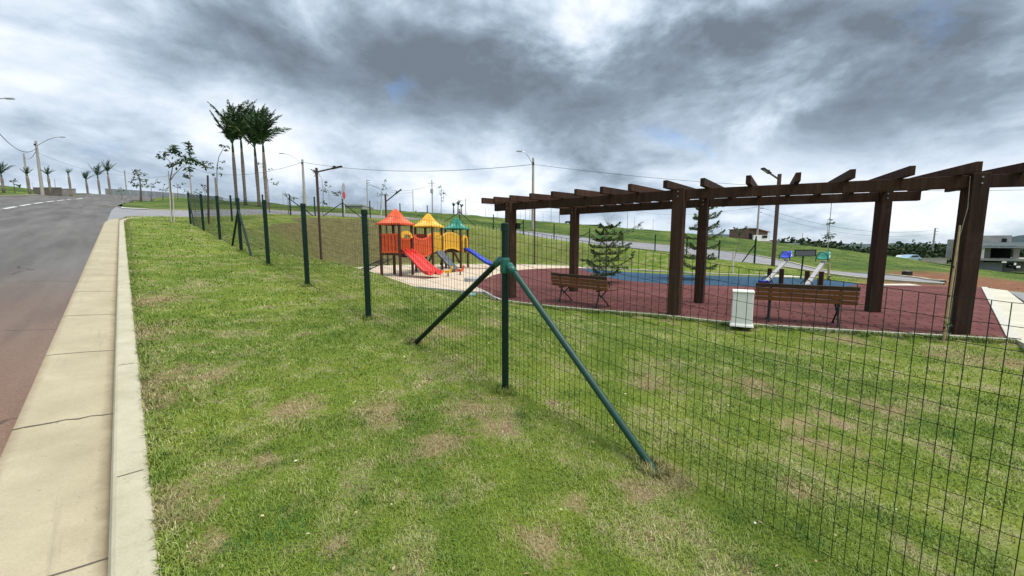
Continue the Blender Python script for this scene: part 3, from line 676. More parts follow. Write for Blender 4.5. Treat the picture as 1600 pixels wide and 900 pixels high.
# far fence along the climbing road
FF = [(25.6, FT), (28.6, 4.6), (31.6, 6.9), (33.9, 9.2), (34.0, 11.0), (34.0, 13.2), (34.1, 15.6), (34.3, 18.6), (34.4, 21.6), (33.4, 24.8), (30.8, 27.1), (27.6, 28.2), (24.6, 29.3), (21.6, 30.8), (19., 32.2), (16.4, 33.2), (13.6, 33.1), (10.6, 31.6), (7.2, 27.6)]
ff = empty('wire_fence', W3(*FF[1]), label='distant dark green wire fence following the upper road above the grass bank', cat='fence')
for i, (s, t) in enumerate(FF):
    if i: fpost(s, t, .05, 1.5, ff)
for a, b in zip(FF[:-1], FF[1:]): wire_panel(a, b, 1.45, 1.45, ff, rw=.0022, sp=.1, hs=.3)
for i, js in [(3, (4,)), (5, (4, 6)), (9, (8, 10)), (11, (10,)), (13, (12,)), (18, (17,))]:
    for j in js:
        a, b = FF[i], FF[j]; L_ = math.hypot(b[0]-a[0], b[1]-a[1]); k = 1.7/L_; brace(a, (a[0]+(b[0]-a[0])*k, a[1]+(b[1]-a[1])*k), 1.2, ff, .035)

# ---------------------------------------------------------------- curved pergola
near_c = [gp(798, 465), gp(1053, 492), gp(1494, 521)]
far_c = [gp(896, 455), gp(1092, 473), gp(1363, 487)]
perg = empty('pergola', (near_c[1]+far_c[1])/2, label='large curved dark brown timber pergola over the red rubber floor', cat='pergola')
TOP = 2.74
cw = .235
def rz_of(a, b): return math.atan2(b.y-a.y, b.x-a.x)
cang = [rz_of(near_c[i], far_c[i]) for i in range(3)]
for grp in (near_c, far_c):
    for c, an in zip(grp, cang):
        w_ = cw if grp is near_c else cw*.92
        MB().box((c.x, c.y, (TOP-.0+c.z)/2), (w_, w_, TOP-c.z), an).build('column', M_timber, perg, bevel=.008)
def ext(a, b, d): v = (b-a).normalized(); return b+v*d
nb_pts = [ext(near_c[1], near_c[0], .55), near_c[0], near_c[1], near_c[2], None]
dir3 = Matrix.Rotation(R(10), 3, 'Z') @ (near_c[2]-near_c[1]).normalized()
nb_pts[4] = near_c[2]+dir3*1.5
fb_pts = [ext(far_c[1], far_c[0], .55), far_c[0], far_c[1], far_c[2], ext(far_c[1], far_c[2], .62)]
fb_pts[4] = far_c[2]+(Matrix.Rotation(R(6), 3, 'Z') @ (far_c[2]-far_c[1]).normalized())*.62
fb_full = fb_pts[:4]+[far_c[2]+(fb_pts[4]-far_c[2]).normalized()*1.4]
BZ = TOP-.125
for pts in (nb_pts, fb_pts):
    for a, b in zip(pts[:-1], pts[1:]):
        d = (b-a).normalized(); e0 = cw*.48 if a in (pts[1], pts[2], pts[3]) else 0; e1 = cw*.48 if b in (pts[1], pts[2], pts[3]) else 0
        p0, p1 = a+d*e0, b-d*e1
        MB().beam((p0.x, p0.y, BZ), (p1.x, p1.y, BZ), .12, .20).build('beam', M_timber, perg, bevel=.006)
def along(pts, segi, k): return pts[segi]+(pts[segi+1]-pts[segi])*k
raf = [(0, .0)]+[(0, 1-.06/.55)]+[(1, i/7) for i in range(1, 8)]+[(2, i/6) for i in range(1, 7)]+[(3, .42), (3, .84)]
raf = [(0, .04), (1, .02)]+[(1, i/7) for i in range(1, 7)]+[(2, .02)]+[(2, i/6) for i in range(1, 6)]+[(3, -.04), (3, .47), (3, .95)]
for seg, k in raf:
    a = along(nb_pts, seg, k-(.05 if seg in (1, 2) else .12)); b = along(fb_full, seg, k); d = (b-a).normalized()
    p0, p1 = a-d*.42, b+d*.42; p0.z += random.uniform(-.006, .006)
    MB().beam((p0.x, p0.y, TOP+.055), (p1.x, p1.y, TOP+.055), .085, .155).build('rafter', M_timber, perg, bevel=.006)
for c_, an in list(zip(near_c, cang))+list(zip(far_c, cang)):
    for zz_ in (TOP-.17, TOP-.07):
        d_ = Vector((math.cos(an), math.sin(an), 0)); MB().tube([c_+Vector((0, 0, zz_-PZ))-d_*(cw/2+.014), c_+Vector((0, 0, zz_-PZ))+d_*(cw/2+.014)], .014, 8).build('bolt', M_steel, perg)
q = gp(806, 465); sb = near_c[0]
MB().box((sb.x+.20, sb.y-.02, 2.08), (.12, .10, .16), cang[0]).build('socket_box', M_dark, perg, bevel=.01)

# ---------------------------------------------------------------- benches
def make_bench(loc, rz, L_, label):
    r_ = empty('park_bench', loc, rz, label=label, cat='bench', group='park benches on the red floor')
    def part(name, mb, m, par=None, bev=.004): return mb.build(name, m, par or r_, local=True, bevel=bev)
    # seat looks along +y, backrest at y=0 leaning to -y
    for i, x in enumerate((-L_/2+L_*.165, L_/2-L_*.165)):
        fr = MB()
        fr.tube([(x, .02, .40), (x, -.02, .20), (x, -.10, .0)], [.022, .018, .02], 8)
        fr.tube([(x, .06, .22), (x, .30, .38), (x, .42, .41)], [.016, .018, .018], 8)
        fr.tube([(x, -.02, .34), (x, .12, .24), (x, .28, .12), (x, .40, .0)], [.018, .018, .016, .02], 8)
        fr.tube([(x, -.10, .40), (x, .44, .41)], .018, 8)
        fr.tube([(x, .0, .40), (x, -.05, .56), (x, -.09, .76)], [.024, .022, .018], 8)
        fr.tube([(x, -.06, .60), (x, .12, .62), (x, .36, .60), (x, .42, .54), (x, .40, .42)], .016, 8)
        fr.box((x, -.10, .006), (.06, .09, .012)).box((x, .40, .006), (.06, .09, .012))
        part('iron_frame', fr, M_dark)
    for k in range(4):
        z = .46+k*.088; y = -.018-(z-.40)*.21
        rot = Matrix.Rotation(R(12), 3, 'X')
        part('slat', MB().box((0, y-.012, z), (L_, .026, .078), rot=rot), M_bwood if k < 3 else M_bwood_dark)
    for k in range(4): part('slat', MB().box((0, .06+k*.105, .43), (L_, .085, .026)), M_bwood)
    return r_
ba, bb = gp(1175, 500), gp(1337, 514); ctr = gp(1252, 508)
make_bench((5.60, 7.55, PZ+.006), math.atan2(gp(1300, 512).y-gp(1192, 503).y, gp(1300, 512).x-gp(1192, 503).x), 1.60, 'slatted wooden bench with black iron legs beside the white pedestal, nearer the camera')
make_bench((1.70, 9.96, PZ+.006), math.atan2(gp(932, 481).y-gp(868, 471).y, gp(932, 481).x-gp(868, 471).x), 1.82, 'slatted wooden bench in front of the young conifer, between two pergola columns')

# white pedestal
pc = gp(1158, 508); r_ = empty('pedestal', pc, R(-28), label='short white rendered concrete pedestal at the left end of the nearer bench', cat='pedestal')
mb = MB(); prof = [(.195, 0), (.19, .03), (.172, .06), (.165, .62), (.165, .63)]
vs = []; 
for w_, z in prof:
    for a_, b_ in ((-1, -1), (1, -1), (1, 1), (-1, 1)): vs.append((a_*w_, b_*w_, z))
mb.add(vs, [(i*4+k, i*4+(k+1) % 4, i*4+4+(k+1) % 4, i*4+4+k) for i in range(4) for k in range(4)]+[(16, 17, 18, 19)])
mb.build('body', M_whitep, r_, local=True, bevel=.01)
MB().box((0, 0, .65), (.355, .355, .035)).build('cap', M_whitep, r_, local=True, bevel=.01)

# ---------------------------------------------------------------- seesaws
def make_seesaw(c, seatmat, cname):
    d = Vector((.73, .68, 0)).normalized(); an = math.atan2(d.y, d.x)
    r_ = empty('seesaw', c, an, label='grey-board seesaw with a raised %s seat, %s' % cname, cat='seesaw', group='seesaws behind the bench')
    for sy in (-1, 1): MB().box((0, sy*.19, .31), (.13, .13, .62)).build('post', M_timber, r_, local=True, bevel=.01)
    MB().tube([(0, -.25, .5), (0, .25, .5)], .02, 8).build('axle', M_steel, r_, local=True)
    sl = math.atan2(.72, 2.9)
    MB().beam((-1.45, 0, .10), (1.45, 0, .90), .12, .09).build('board', M_seesaw, r_, local=True, bevel=.008)
    for sg in (-1, 1):
        zc = .50+sg*.42+.03; xc = sg*1.32
        st_ = MB(); rows = []
        for i in range(9):
            a_ = -1+2*i/8; r2 = []
            for j in range(7):
                b_ = -1+2*j/6
                lift = (.20 if sg > 0 else .09)*max(0, a_*sg+.15)**1.6
                w_ = .19*(1-.25*max(0, a_*sg)**2)
                r2.append((xc+a_*.17, b_*w_, zc+.04*abs(b_)**2+lift+.02))
            rows.append(r2)
        st_.grid(rows); o = st_.build('seat', seatmat, r_, local=True, smooth=True); md = o.modifiers.new('s', 'SOLIDIFY'); md.thickness = .03
        hb = MB(); pts = [(xc-sg*.28, .0+.17*math.cos(t_), zc+.06+.22*max(0, math.sin(t_))) for t_ in np.linspace(0, math.pi, 10)]
        hb.tube([(pts[0][0], pts[0][1], zc-.04)]+pts+[(pts[-1][0], pts[-1][1], zc-.04)], .014, 8).build('handle', M_dark, r_, local=True, smooth=True)
    return r_
make_seesaw(Vector((9.72, 14.6, PZ)), M_bluep, ('blue', 'left of the pair behind the bench'))
make_seesaw(Vector((10.12, 13.25, PZ)), M_teal, ('green', 'right of the pair behind the bench'))

# ---------------------------------------------------------------- playground tower set
A_ = Vector((.31, .95, 0)).normalized(); B_ = Vector((A_.y, -A_.x, 0))
play = empty('playground_set', (-4.6, 22.1, PZ), label='plastic play set with orange, yellow and green tent roofs, bridges and slides', cat='playground')
TC = [Vector((-5.55, 19.2, PZ)), Vector((-4.6, 22.1, PZ)), Vector((-3.5, 25.3, PZ))]
h_ = .52; DK = 1.08
def L3(c, a, b, z): return c+A_*a+B_*b+Vector((0, 0, z))
def slat_panel(c, a0, b0, a1, b1, zlo, zhi, m, n=6, name='slat_panel', top=None, bot=None):
    """barred plastic panel between two plan points; top/bot give curved rails"""
    mb = MB(); top = top or (lambda k: 0); bot = bot or (lambda k: 0)
    P = lambda k, z: L3(c, a0+(a1-a0)*k, b0+(b1-b0)*k, z)
    for i in range(n):
        k = (i+.5)/n; w_ = 1/n*.62*math.hypot(a1-a0, b1-b0)
        dv = (A_*(a1-a0)+B_*(b1-b0)).normalized()
        p0, p1 = P(k, zlo+bot(k)+.03), P(k, zhi+top(k)-.03)
        nrm_ = dv.cross(Vector((0, 0, 1)))
        vs = [p+dv*sx*w_/2+nrm_*sy*.025 for p in (p0, p1) for sx, sy in ((-1, -1), (1, -1), (1, 1), (-1, 1))]
        mb.add(vs, [(3, 2, 1, 0), (4, 5, 6, 7), (0, 1, 5, 4), (1, 2, 6, 5), (2, 3, 7, 6), (3, 0, 4, 7)])
    for zf in (lambda k: zlo+bot(k)+.04, lambda k: zhi+top(k)-.04):
        for i in range(8):
            mb.beam(P(i/8, zf(i/8)), P((i+1)/8, zf((i+1)/8)), .065, .085)
    return mb.build(name, m, play)
for ti, c in enumerate(TC):
    for sa in (-1, 1):
        for sb_ in (-1, 1):
            q = L3(c, sa*h_, sb_*h_, 0); MB().box((q.x, q.y, PZ+1.25), (.105, .105, 2.5), math.atan2(A_.y, A_.x)).build('post', M_play_post, play, bevel=.01)
    q = L3(c, 0, 0, DK-.05); MB().box(q, (1.02, 1.02, .09), math.atan2(A_.y, A_.x)).build('deck', M_play_post, play, bevel=.01)
    rm = (M_orange, M_yellow, M_teal)[ti]; rf = MB(); n_ = 40; rows = []
    prof = [(.655, 2.40), (.66, 2.475), (.56, 2.53), (.44, 2.62), (.31, 2.76), (.19, 2.95), (.09, 3.11), (.035, 3.16), (.0, 3.17)]
    for (w_, z) in prof:
        rr = []
        for k in range(n_*4+1):
            e = k/(n_*4)*4; side = int(e) % 4; f = e-int(e); cs = [(-1, -1), (1, -1), (1, 1), (-1, 1), (-1, -1)]
            a0, b0 = cs[side]; a1, b1 = cs[side+1]; aa, bb_ = a0+(a1-a0)*f, b0+(b1-b0)*f
            rib = (.022 if (int(f*n_/2.5) % 2) else 0)*(1 if .1 < w_ else .3)
            rr.append(L3(c, aa*(w_*.98+rib*.4), bb_*(w_*.98+rib*.4), z+rib*.6))
        rows.append(rr)
    rf.grid(rows); rf.build('roof', rm, play)
# tower one: orange front panel, double red slide under a yellow arch, back panel
slat_panel(TC[0], -h_, -h_+.05, -h_, h_-.05, DK+.02, DK+.92, M_orange, 5)
slat_panel(TC[0], -h_+.05, -h_, h_-.05, -h_, DK+.02, DK+.92, M_orange, 5)
def arch(c, a0, b0, a1, b1, z0, rise, th, m, legs=0.):
    mb = MB(); n_ = 14; dv = (A_*(a1-a0)+B_*(b1-b0)); nrm_ = dv.normalized().cross(Vector((0, 0, 1)))
    ou, inn = [], []
    for i in range(n_+1):
        a = math.pi*i/n_; k = .5-.5*math.cos(a); k2 = .5-(.5-th/dv.length)*math.cos(a)
        ou.append(L3(c, a0, b0, z0+rise*math.sin(a))+dv*k); inn.append(L3(c, a0, b0, z0+(rise-th)*math.sin(a))+dv*k2)
    if legs:
        ou = [ou[0]-Vector((0, 0, legs))]+ou+[ou[-1]-Vector((0, 0, legs))]; inn = [inn[0]-Vector((0, 0, legs))]+inn+[inn[-1]-Vector((0, 0, legs))]
    for sg in (-1, 1):
        pass
    for i in range(len(ou)-1):
        q = [ou[i], ou[i+1], inn[i+1], inn[i]]; vs = [p_+nrm_*.05*sg for sg in (-1, 1) for p_ in q]
        mb.add(vs, [(3, 2, 1, 0), (4, 5, 6, 7), (0, 1, 5, 4), (1, 2, 6, 5), (2, 3, 7, 6), (3, 0, 4, 7)])
    return mb.build('arch', m, play)
arch(TC[0], -h_+.05, h_+.03, h_-.05, h_+.03, DK+.72, .34, .17, M_yellow)
def slide(c, wid, n_lane, run, m, ztop=DK, turn=0.):
    """channel slide leaving face +B of the tower"""
    rows = []; N_ = 26; cross = []
    lw = wid/n_lane
    for l in range(n_lane):
        x0 = -wid/2+l*lw
        cross += [(x0, .17), (x0+.03, .17), (x0+.06, .05), (x0+lw*.5, 0.), (x0+lw-.06, .05), (x0+lw-.03, .17)]
    cross.append((wid/2, .17))
    for i in range(N_+1):
        k = i/N_; b = h_+run*k
        zz = ztop+.02-(ztop-.14)*(k*1.10-.10*math.sin(k*math.pi*2)*1.2)-.0; zz = max(zz, .16-.04*k) if k < .9 else .14-.05*(k-.9)*10
        zz = (ztop+.02)*(1-sstep(k*1.08))+.13*sstep(k*1.08)
        zz = .5*float(zz)+.5*max(.13, ztop+.02-(ztop-.1)*k*1.12)
        rows.append([L3(c, a*(1-.0*k), h_, zz+dz)+(B_*math.cos(turn)-A_*math.sin(turn))*(run*k)+(A_*(math.cos(turn*k)-1)+B_*math.sin(turn*k))*a for a, dz in cross])
    o = MB().grid(rows).build('slide', m, play, smooth=True); md = o.modifiers.new('s', 'SOLIDIFY'); md.thickness = .035; md.offset = -1
    return o
slide(TC[0], .94, 2, 2.15, M_red_p, turn=R(22))
# barred bridge sagging between tower one and two
def bridge(c0, c1, m, sag, lo, hi, n):
    span = (c1-c0).length-2*h_; d = (c1-c0).normalized(); sd = Vector((d.y, -d.x, 0))
    st0 = c0+d*h_
    fl = MB(); K = 9
    for i in range(K):
        k = (i+.5)/K; z = DK-.06+sag*4*k*(1-k); q = st0+d*span*k+Vector((0, 0, z))
        fl.box(q, (.9, span/K*.9, .05), math.atan2(d.y, d.x)-math.pi/2)
    fl.build('bridge_floor', M_play_post, play)
    for sg in (-1, 1):
        mb = MB()
        for i in range(n):
            k = (i+.5)/n; q = st0+d*span*k+sd*sg*(h_-.06); off = sag*4*k*(1-k)
            mb.box(q+Vector((0, 0, DK+(lo(k)+hi(k))/2)), (.05, span/n*.66, hi(k)-lo(k)-.04), math.atan2(d.y, d.x)-math.pi/2)
        for f_ in (lo, hi):
            for i in range(10):
                k0, k1 = i/10, (i+1)/10
                mb.beam(st0+d*span*k0+sd*sg*(h_-.06)+Vector((0, 0, DK+f_(k0))), st0+d*span*k1+sd*sg*(h_-.06)+Vector((0, 0, DK+f_(k1))), .07, .09)
        mb.build('bridge_side', m, play)
bridge(TC[0], TC[1], M_orange, -.18, lambda k: .02-.30*4*k*(1-k)*.8, lambda k: .92-.26*4*k*(1-k), 9)
bridge(TC[1], TC[2], M_yellow, .20, lambda k: .0+.20*4*k*(1-k), lambda k: .80+.28*4*k*(1-k), 9)
for sg in (-1, 1):
    a = L3(TC[1], h_+.2, sg*.4, .15); b = L3(TC[1], h_+1.0, sg*.4, .98); MB().beam(L3(TC[1], h_, sg*.42, .35), L3(TC[1], h_+.75, sg*.42, 1.05), .09, .09).build('bridge_strut', M_play_post, play)
    MB().beam(L3(TC[2], -h_, sg*.42, .35), L3(TC[2], -h_-.75, sg*.42, 1.05), .09, .09).build('bridge_strut', M_play_post, play)
# tower two: yellow panels with climbing wall, orange far side
slat_panel(TC[1], -h_+.06, h_, h_-.06, h_, DK-.02, DK+.86, M_yellow, 5, top=lambda k: .14*math.sin(math.pi*k))
slat_panel(TC[1], -h_+.06, -h_, h_-.06, -h_, DK+.02, DK+.98, M_red_p, 5)
cw_ = MB(); rows = []
for i in range(12):
    k = i/11; rows.append([L3(TC[1], -.36+.72*j/6, h_+.06+k*1.0, DK+.0-(DK-.03)*k+.04*math.sin(i*1.7+j*2.1)) for j in range(7)])
cw_.grid(rows); o = cw_.build('climbing_wall', M_greyp, play, smooth=True); md = o.modifiers.new('s', 'SOLIDIFY'); md.thickness = .1; md.offset = -1
for i in range(9):
    k = .1+.09*i; cwh = MB().ball(L3(TC[1], -.25+.25*(i % 3), h_+.06+k, DK-(DK-.03)*k+.05), .06, 8, 5); cwh.build('foothold', M_dark, o)
slat_panel(TC[2], h_, -h_+.05, h_, h_-.05, DK, DK+.9, M_yellow, 5)
slat_panel(TC[2], -h_+.05, -h_, h_-.05, -h_, DK, DK+.9, M_yellow, 5)
arch(TC[2], -.36, h_+.04, .36, h_+.04, DK+.60, .36, .13, M_yellow, legs=.72)
slide(TC[2], .6, 1, 2.25, M_bluep, turn=R(8))
# black rung ladder on the free side of tower one
lad = MB()
for bb_ in (-.42, .1):
    lad.tube([L3(TC[0], -h_, bb_, DK-.25), L3(TC[0], -h_-.3, bb_-1.15, .28), L3(TC[0], -h_-.34, bb_-1.35, .22)], .022, 8)
for k in (.35, .6, .85, 1.0):
    p0 = L3(TC[0], -h_-.3*k, -.42-1.15*k, DK-.25-(DK-.53)*k); p1 = L3(TC[0], -h_-.3*k, .1-1.15*k, DK-.25-(DK-.53)*k); lad.tube([p0, p1], .016, 6)
for k in (.25, .5, .75): lad.tube([L3(TC[0], -h_-.02, -.42+.52*k, DK-.25), L3(TC[0], -h_-.3, -.42+.52*k-1.15, .28)], .012, 6)
for bb_ in (-.42-1.35, .1-1.35): lad.tube([L3(TC[0], -h_-.34, bb_, .22), L3(TC[0], -h_-.34, bb_, 0)], .02, 6)
lad.build('climbing_net', M_dark, play)

# small spring riders, disc, lid
def spring(mb, x, y, z0, z1, r=.07):
    n_ = 40; mb.tube([(x+r*math.cos(i*.8), y+r*math.sin(i*.8), z0+(z1-z0)*i/n_) for i in range(n_+1)], .014, 5)
def rider(px, mats, label):
    b = gp(*px); r_ = empty('spring_rider', b, R(20), label=label, cat='spring rider')
    s_ = MB(); spring(s_, 0, 0, 0, .26); s_.tube([(0, 0, 0), (0, 0, .03)], .14, 12); s_.build('spring', M_dark, r_, local=True)
    prof = [(-.42, .40), (-.36, .55), (-.20, .48), (.05, .46), (.20, .60), (.24, .82), (.38, .86), (.46, .72), (.36, .62), (.34, .42), (.18, .26), (-.2, .26)]
    b_ = MB(); b_.extrude([(x, -.05, z) for x, z in prof], (0, .10, 0)); b_.build('body', mats[0], r_, local=True, bevel=.015)
    MB().box((-.08, 0, .47), (.26, .22, .04)).build('seat', mats[1], r_, local=True, bevel=.01)
    MB().tube([(.22, -.18, .62), (.22, .18, .62)], .016, 8).build('handle', M_dark, r_, local=True)
    r_.scale = (.55, .55, .55)
    return r_
rider((719, 429), (M_orange, M_teal), 'small orange spring rider with a teal seat in front of the grey climbing wall'); bpy.context.view_layer.update()
rider((700, 431.5), (M_yellow, M_yellow), 'small yellow spring rider beside the foot of the red double slide')
c = gp(739, 439); MB().tube([(c.x, c.y, PZ-.02), (c.x, c.y, PZ+.12), (c.x, c.y, PZ+.14)], [.36, .36, .34], 24).build('round_seat', M_signgrey, label='low round grey concrete seat at the edge of the sand', cat='seat')
c = hit(733, 461); MB().tube([(c.x, c.y, c.z-.02), (c.x, c.y, c.z+.03), (c.x, c.y, c.z+.05)], [.22, .22, .17], 20).build('inspection_cover', mat('pale_green_cover', (.25, .40, .33), .6, var=.2), label='pale green round cover lying on the grass before the sand', cat='cover')

# ---------------------------------------------------------------- brown park lamp posts
def park_lamp(base, h, arm, z_arm, label, head=.55, r=.055):
    r_ = empty('park_lamp_post', base, label=label, cat='lamp post', group='brown park lamp posts')
    b = Vector(base)
    MB().box(b+Vector((0, 0, h/2-.1)), (r*1.9, r*1.9, h+.2)).build('pole', M_brown_metal, r_, bevel=.006)
    MB().box(b+Vector((0, 0, .02)), (.26, .26, .04)).build('base_plate', M_brown_metal, r_)
    if arm:
        a = Vector(arm); tip = b+Vector((0, 0, z_arm))+a; dd = a.normalized()
        MB().beam(b+Vector((0, 0, z_arm)), tip, .06, .07).build('arm', M_brown_metal, r_)
        hd = MB(); hd.beam(tip-dd*head*.25, tip+dd*head*.75, .22, .07); hd.box(tip+Vector((0, 0, .07)), (.12, .12, .09)); l_ = hd.build('lamp_head', M_dark, r_, bevel=.01)
        MB().beam(tip-Vector((0, 0, .04))+dd*.05, tip-Vector((0, 0, .04))+dd*head*.6, .15, .012).build('lens', M_lampglass, l_)
    return r_
b = pt(503, 423, 22.3); b.z = H(b.x, b.y); park_lamp(b, 5.55, (.92, .15, .24), 5.33, 'tall brown lamp post with a long arm rising right, left of the play set')
b = gp(606, 414); park_lamp(b, 4.95, (.78, .1, .62), 4.45, 'brown lamp post with a short slanting arm standing behind the orange-roofed tower')
b = gp(835, 412.5); park_lamp(b, 4.6, (-1.3, .2, .4), 4.2, 'slim brown lamp post seen under the pergola in front of the concrete pole')
b = gp(1207, 423.5); park_lamp(b, 5.3, (-.80, -.25, .36), 5.0, 'brown lamp post rising above the pergola, behind the blue seesaw', r=.075, head=.6)

# ---------------------------------------------------------------- concrete utility poles
def pole(u, vt, vb, h, label, lamp=None, gear=None, w=.30, group='concrete utility poles'):
    """h is the pole height; distance follows from its size"""
    y = F_PX*h/(vb-vt)*.995; b = pt(u, vb, y)
    gz = H(b.x, b.y); hh = h; low = min(gz, b.z)-.3
    r_ = empty('utility_pole', (b.x, b.y, b.z), label=label, cat='utility pole', group=group)
    p_ = MB(); p_.tube([(b.x, b.y, low), (b.x, b.y, b.z+hh)], [w*.62, w*.38], 8); p_.build('pole', M_concrete_pole, r_)
    top = Vector((b.x, b.y, b.z+hh))
    if lamp is not None:
        a = Vector(lamp); pts = []
        z0 = top-Vector((0, 0, h*.10))
        for i in range(11):
            k = i/10; pts.append(z0+Vector((a.x*k, a.y*k, a.z*math.sin(k*math.pi/2))))
        MB().tube(pts, .04 if y < 80 else .06, 6).build('lamp_arm', M_steel, r_)
        d = (pts[-1]-pts[-2]).normalized(); MB().beam(pts[-1], pts[-1]+Vector((d.x, d.y, .02)).normalized()*.75, .26, .10).build('lamp_head', M_signgrey, r_)
        MB().box(z0+Vector((.0, -.18, .25)), (.22, .2, .3)).build('bracket', M_dark, r_)
    if gear == 'cross':
        for dz in (.25, .9, 1.7):
            MB().beam(top+Vector((-.1, 0, -dz)), top+Vector((1.0 if dz < 1.5 else .7, 0, -dz)), .08, .1).build('insulator_arm', M_dark, r_)
    if gear == 'trans':
        MB().tube([top+Vector((0, -.35, -3.6)), top+Vector((0, -.35, -2.5))], .42, 12).build('transformer', M_signgrey, r_)
        MB().beam(top+Vector((-1.2, 0, -.8)), top+Vector((.8, 0, -.8)), .08, .1).build('insulator_arm', M_dark, r_)
    if gear == 'box': MB().box(top+Vector((0, -.25, -3.0)), (.5, .35, .8)).build('meter_box', M_signgrey, r_)
    return top, y
T = {}
T['A'] = pole(66.5, 225, 303, 9.2, 'thick concrete pole with a curved lamp arm reaching right at the left roadside', lamp=(3.9, .5, 1.7), w=.42)
T['B'] = pole(44.5, 243, 297, 9, 'bare concrete pole just left of the roadside pole with the curved lamp arm', w=.42)
T['Z'] = pole(-42, 168, 303, 9.2, 'concrete pole outside the left edge whose lamp arm reaches into view', lamp=(4.1, .5, 1.35), w=.34)
T['C'] = pole(88, 280, 304, 8, 'small distant pole behind the low brown walls beside the road')
T['D'] = pole(52, 286, 296, 6, 'tiny distant pole standing between the two large leftmost poles', w=.2)
T['E'] = pole(199, 268, 310, 9, 'concrete pole before the long grey wall, right of the roadside palms', w=.36)
T['F'] = pole(300, 261, 309, 9, 'concrete pole behind the forked sapling by the kerb', w=.36)
T['G'] = pole(477, 253, 329, 9.2, 'concrete pole with a curved lamp arm reaching left, right of the four tall palms', lamp=(-3.2, -.3, 1.9), gear=None, w=.46)
T['H1'] = pole(443, 300, 322, 8, 'far thin pole on the hill between the last tall palm and the curved lamp', w=.3)
T['H2'] = pole(473.5, 299, 322, 8, 'far pole with a grey box just left of the curved lamp pole foot', gear='box', w=.28)
T['H3'] = pole(515, 300, 326, 8, 'far thin pole right behind the tall brown lamp post', w=.3)
T['H4'] = pole(519, 313, 327, 6, 'smallest far pole right of the tall brown lamp post', w=.2)
T['I'] = pole(575, 283, 331, 9.5, 'distant pole with insulator arms above the flat grey-green building', gear='cross', w=.32)
T['J'] = pole(590.5, 313, 333, 7, 'short distant pole left of the orange roof', w=.25)
T['K'] = pole(646, 299, 337, 9.5, 'plain distant pole between the orange and yellow roofs', w=.3)
T['L'] = pole(676, 284, 338, 10, 'distant pole carrying a transformer, above the yellow roof', gear='trans', w=.32)
T['M1'] = pole(728, 311.5, 346, 9, 'plain distant pole right of the small palms behind the green roof', w=.3)
T['M2'] = pole(759, 325, 344, 7, 'faint pole on the ridge left of the pergola end', w=.2)
T['M3'] = pole(777, 328, 345, 7, 'faint pole on the ridge just left of the first pergola column', w=.22)
T['M'] = pole(832.5, 252, 363, 9.6, 'tall concrete pole with a lamp arm reaching up left above the pergola end', lamp=(-1.45, -.2, 1.75), w=.36)
T['N1'] = pole(813, 330, 348, 7, 'leftmost of the small far poles seen between the first two pergola columns', w=.2)
T['N2'] = pole(821, 326, 348, 8, 'far pole on the ridge close left of the tall lamp pole under the pergola', w=.3)
T['N3'] = pole(828, 325, 348, 8, 'far pole nearly hidden by the tall concrete lamp pole', w=.3)
T['N4'] = pole(848.5, 333, 349, 7, 'small far pole right of the slim brown lamp post', w=.2)
T['N5'] = pole(861, 318, 350, 9, 'thin far pole between the slim lamp post and the second pergola column', w=.2)
T['N6'] = pole(874, 330, 357, 7, 'pale thicker pole left of the second pergola column', w=.34)
T['O1'] = pole(980, 326, 358, 9, 'thin pole rising behind the tip of the conifer', w=.22)
T['O2'] = pole(991, 340, 362, 8, 'small far pole on the ridge right of the conifer', w=.2)
T['O3'] = pole(1020, 343, 363, 8, 'plain far pole on the ridge midway between conifer and third column', w=.22)
T['O4'] = pole(1000.5, 346, 362, 7, 'faintest far pole right of the conifer tip', w=.16)
T['O5'] = pole(1082, 351, 367, 7, 'faint far pole between the two middle pergola columns', w=.16)
T['O6'] = pole(1127, 352, 371, 8, 'dark thin pole left of the brick house', w=.24)
T['P'] = pole(1181.5, 321, 388, 9.5, 'pale concrete pole with insulators in front of the brick house', gear='cross', w=.42)
T['Q'] = pole(1252.5, 365, 387, 7, 'short pale pole standing in the meadow above the sign panel', w=.3)
T['Q2'] = pole(1312, 382, 393, 5, 'short pale pole at the wood edge right of the sapling', w=.3)
T['Q3'] = pole(1286, 384, 391, 4, 'tiny pale pole at the wood edge left of the sapling', w=.3)
T['Q4'] = pole(1293.5, 300, 382, 14, 'very tall thin mast standing behind the round-headed sapling', w=.18)
T['R'] = pole(1455, 357, 411, 9.5, 'pale concrete pole with insulators before the low grey wall', gear='cross', w=.42)
T['S'] = pole(1435.5, 394, 404, 3, 'short thin pole right of the parked pale cars', w=.14)
T['W'] = pole(1720, 290, 410, 9.5, 'concrete pole outside the right edge carrying the long cable', w=.4)

def cable(a, b, sag, label, r=.02, n=24):
    a, b = Vector(a), Vector(b); pts = [a+(b-a)*(i/n)-Vector((0, 0, sag*4*(i/n)*(1-i/n))) for i in range(n+1)]
    MB().tube(pts, r, 4).build('power_cable', M_cable, label=label, cat='cable', group='overhead cables')
def tp(k, dz=.4): return T[k][0]-Vector((0, 0, dz))
cable(tp('G', .5), tp('M', .8), 1.2, 'long cable between the two curved-lamp poles above the play set', .028)
cable(tp('M', .8), tp('W', .4), 1.6, 'cable running right from the tall lamp pole over the pergola', .02)
cable(tp('F', .5), tp('G', .5), 2.2, 'cable passing behind the four tall palms', .03)
cable(tp('F', .7), tp('E', .5), 2.2, 'cable above the long grey wall between two poles', .03)
cable(tp('Z', -3.4), tp('A', 1.2), 3.5, 'thick sagging cable at the far left of the sky', .045)
cable(tp('B', .9), tp('A', 1.4), 1.0, 'short loop of cable between the two left roadside poles', .04)
cable(tp('A', 2.0), tp('E', 1.5), 1.2, 'faint cable running right from the left roadside lamp pole', .02)
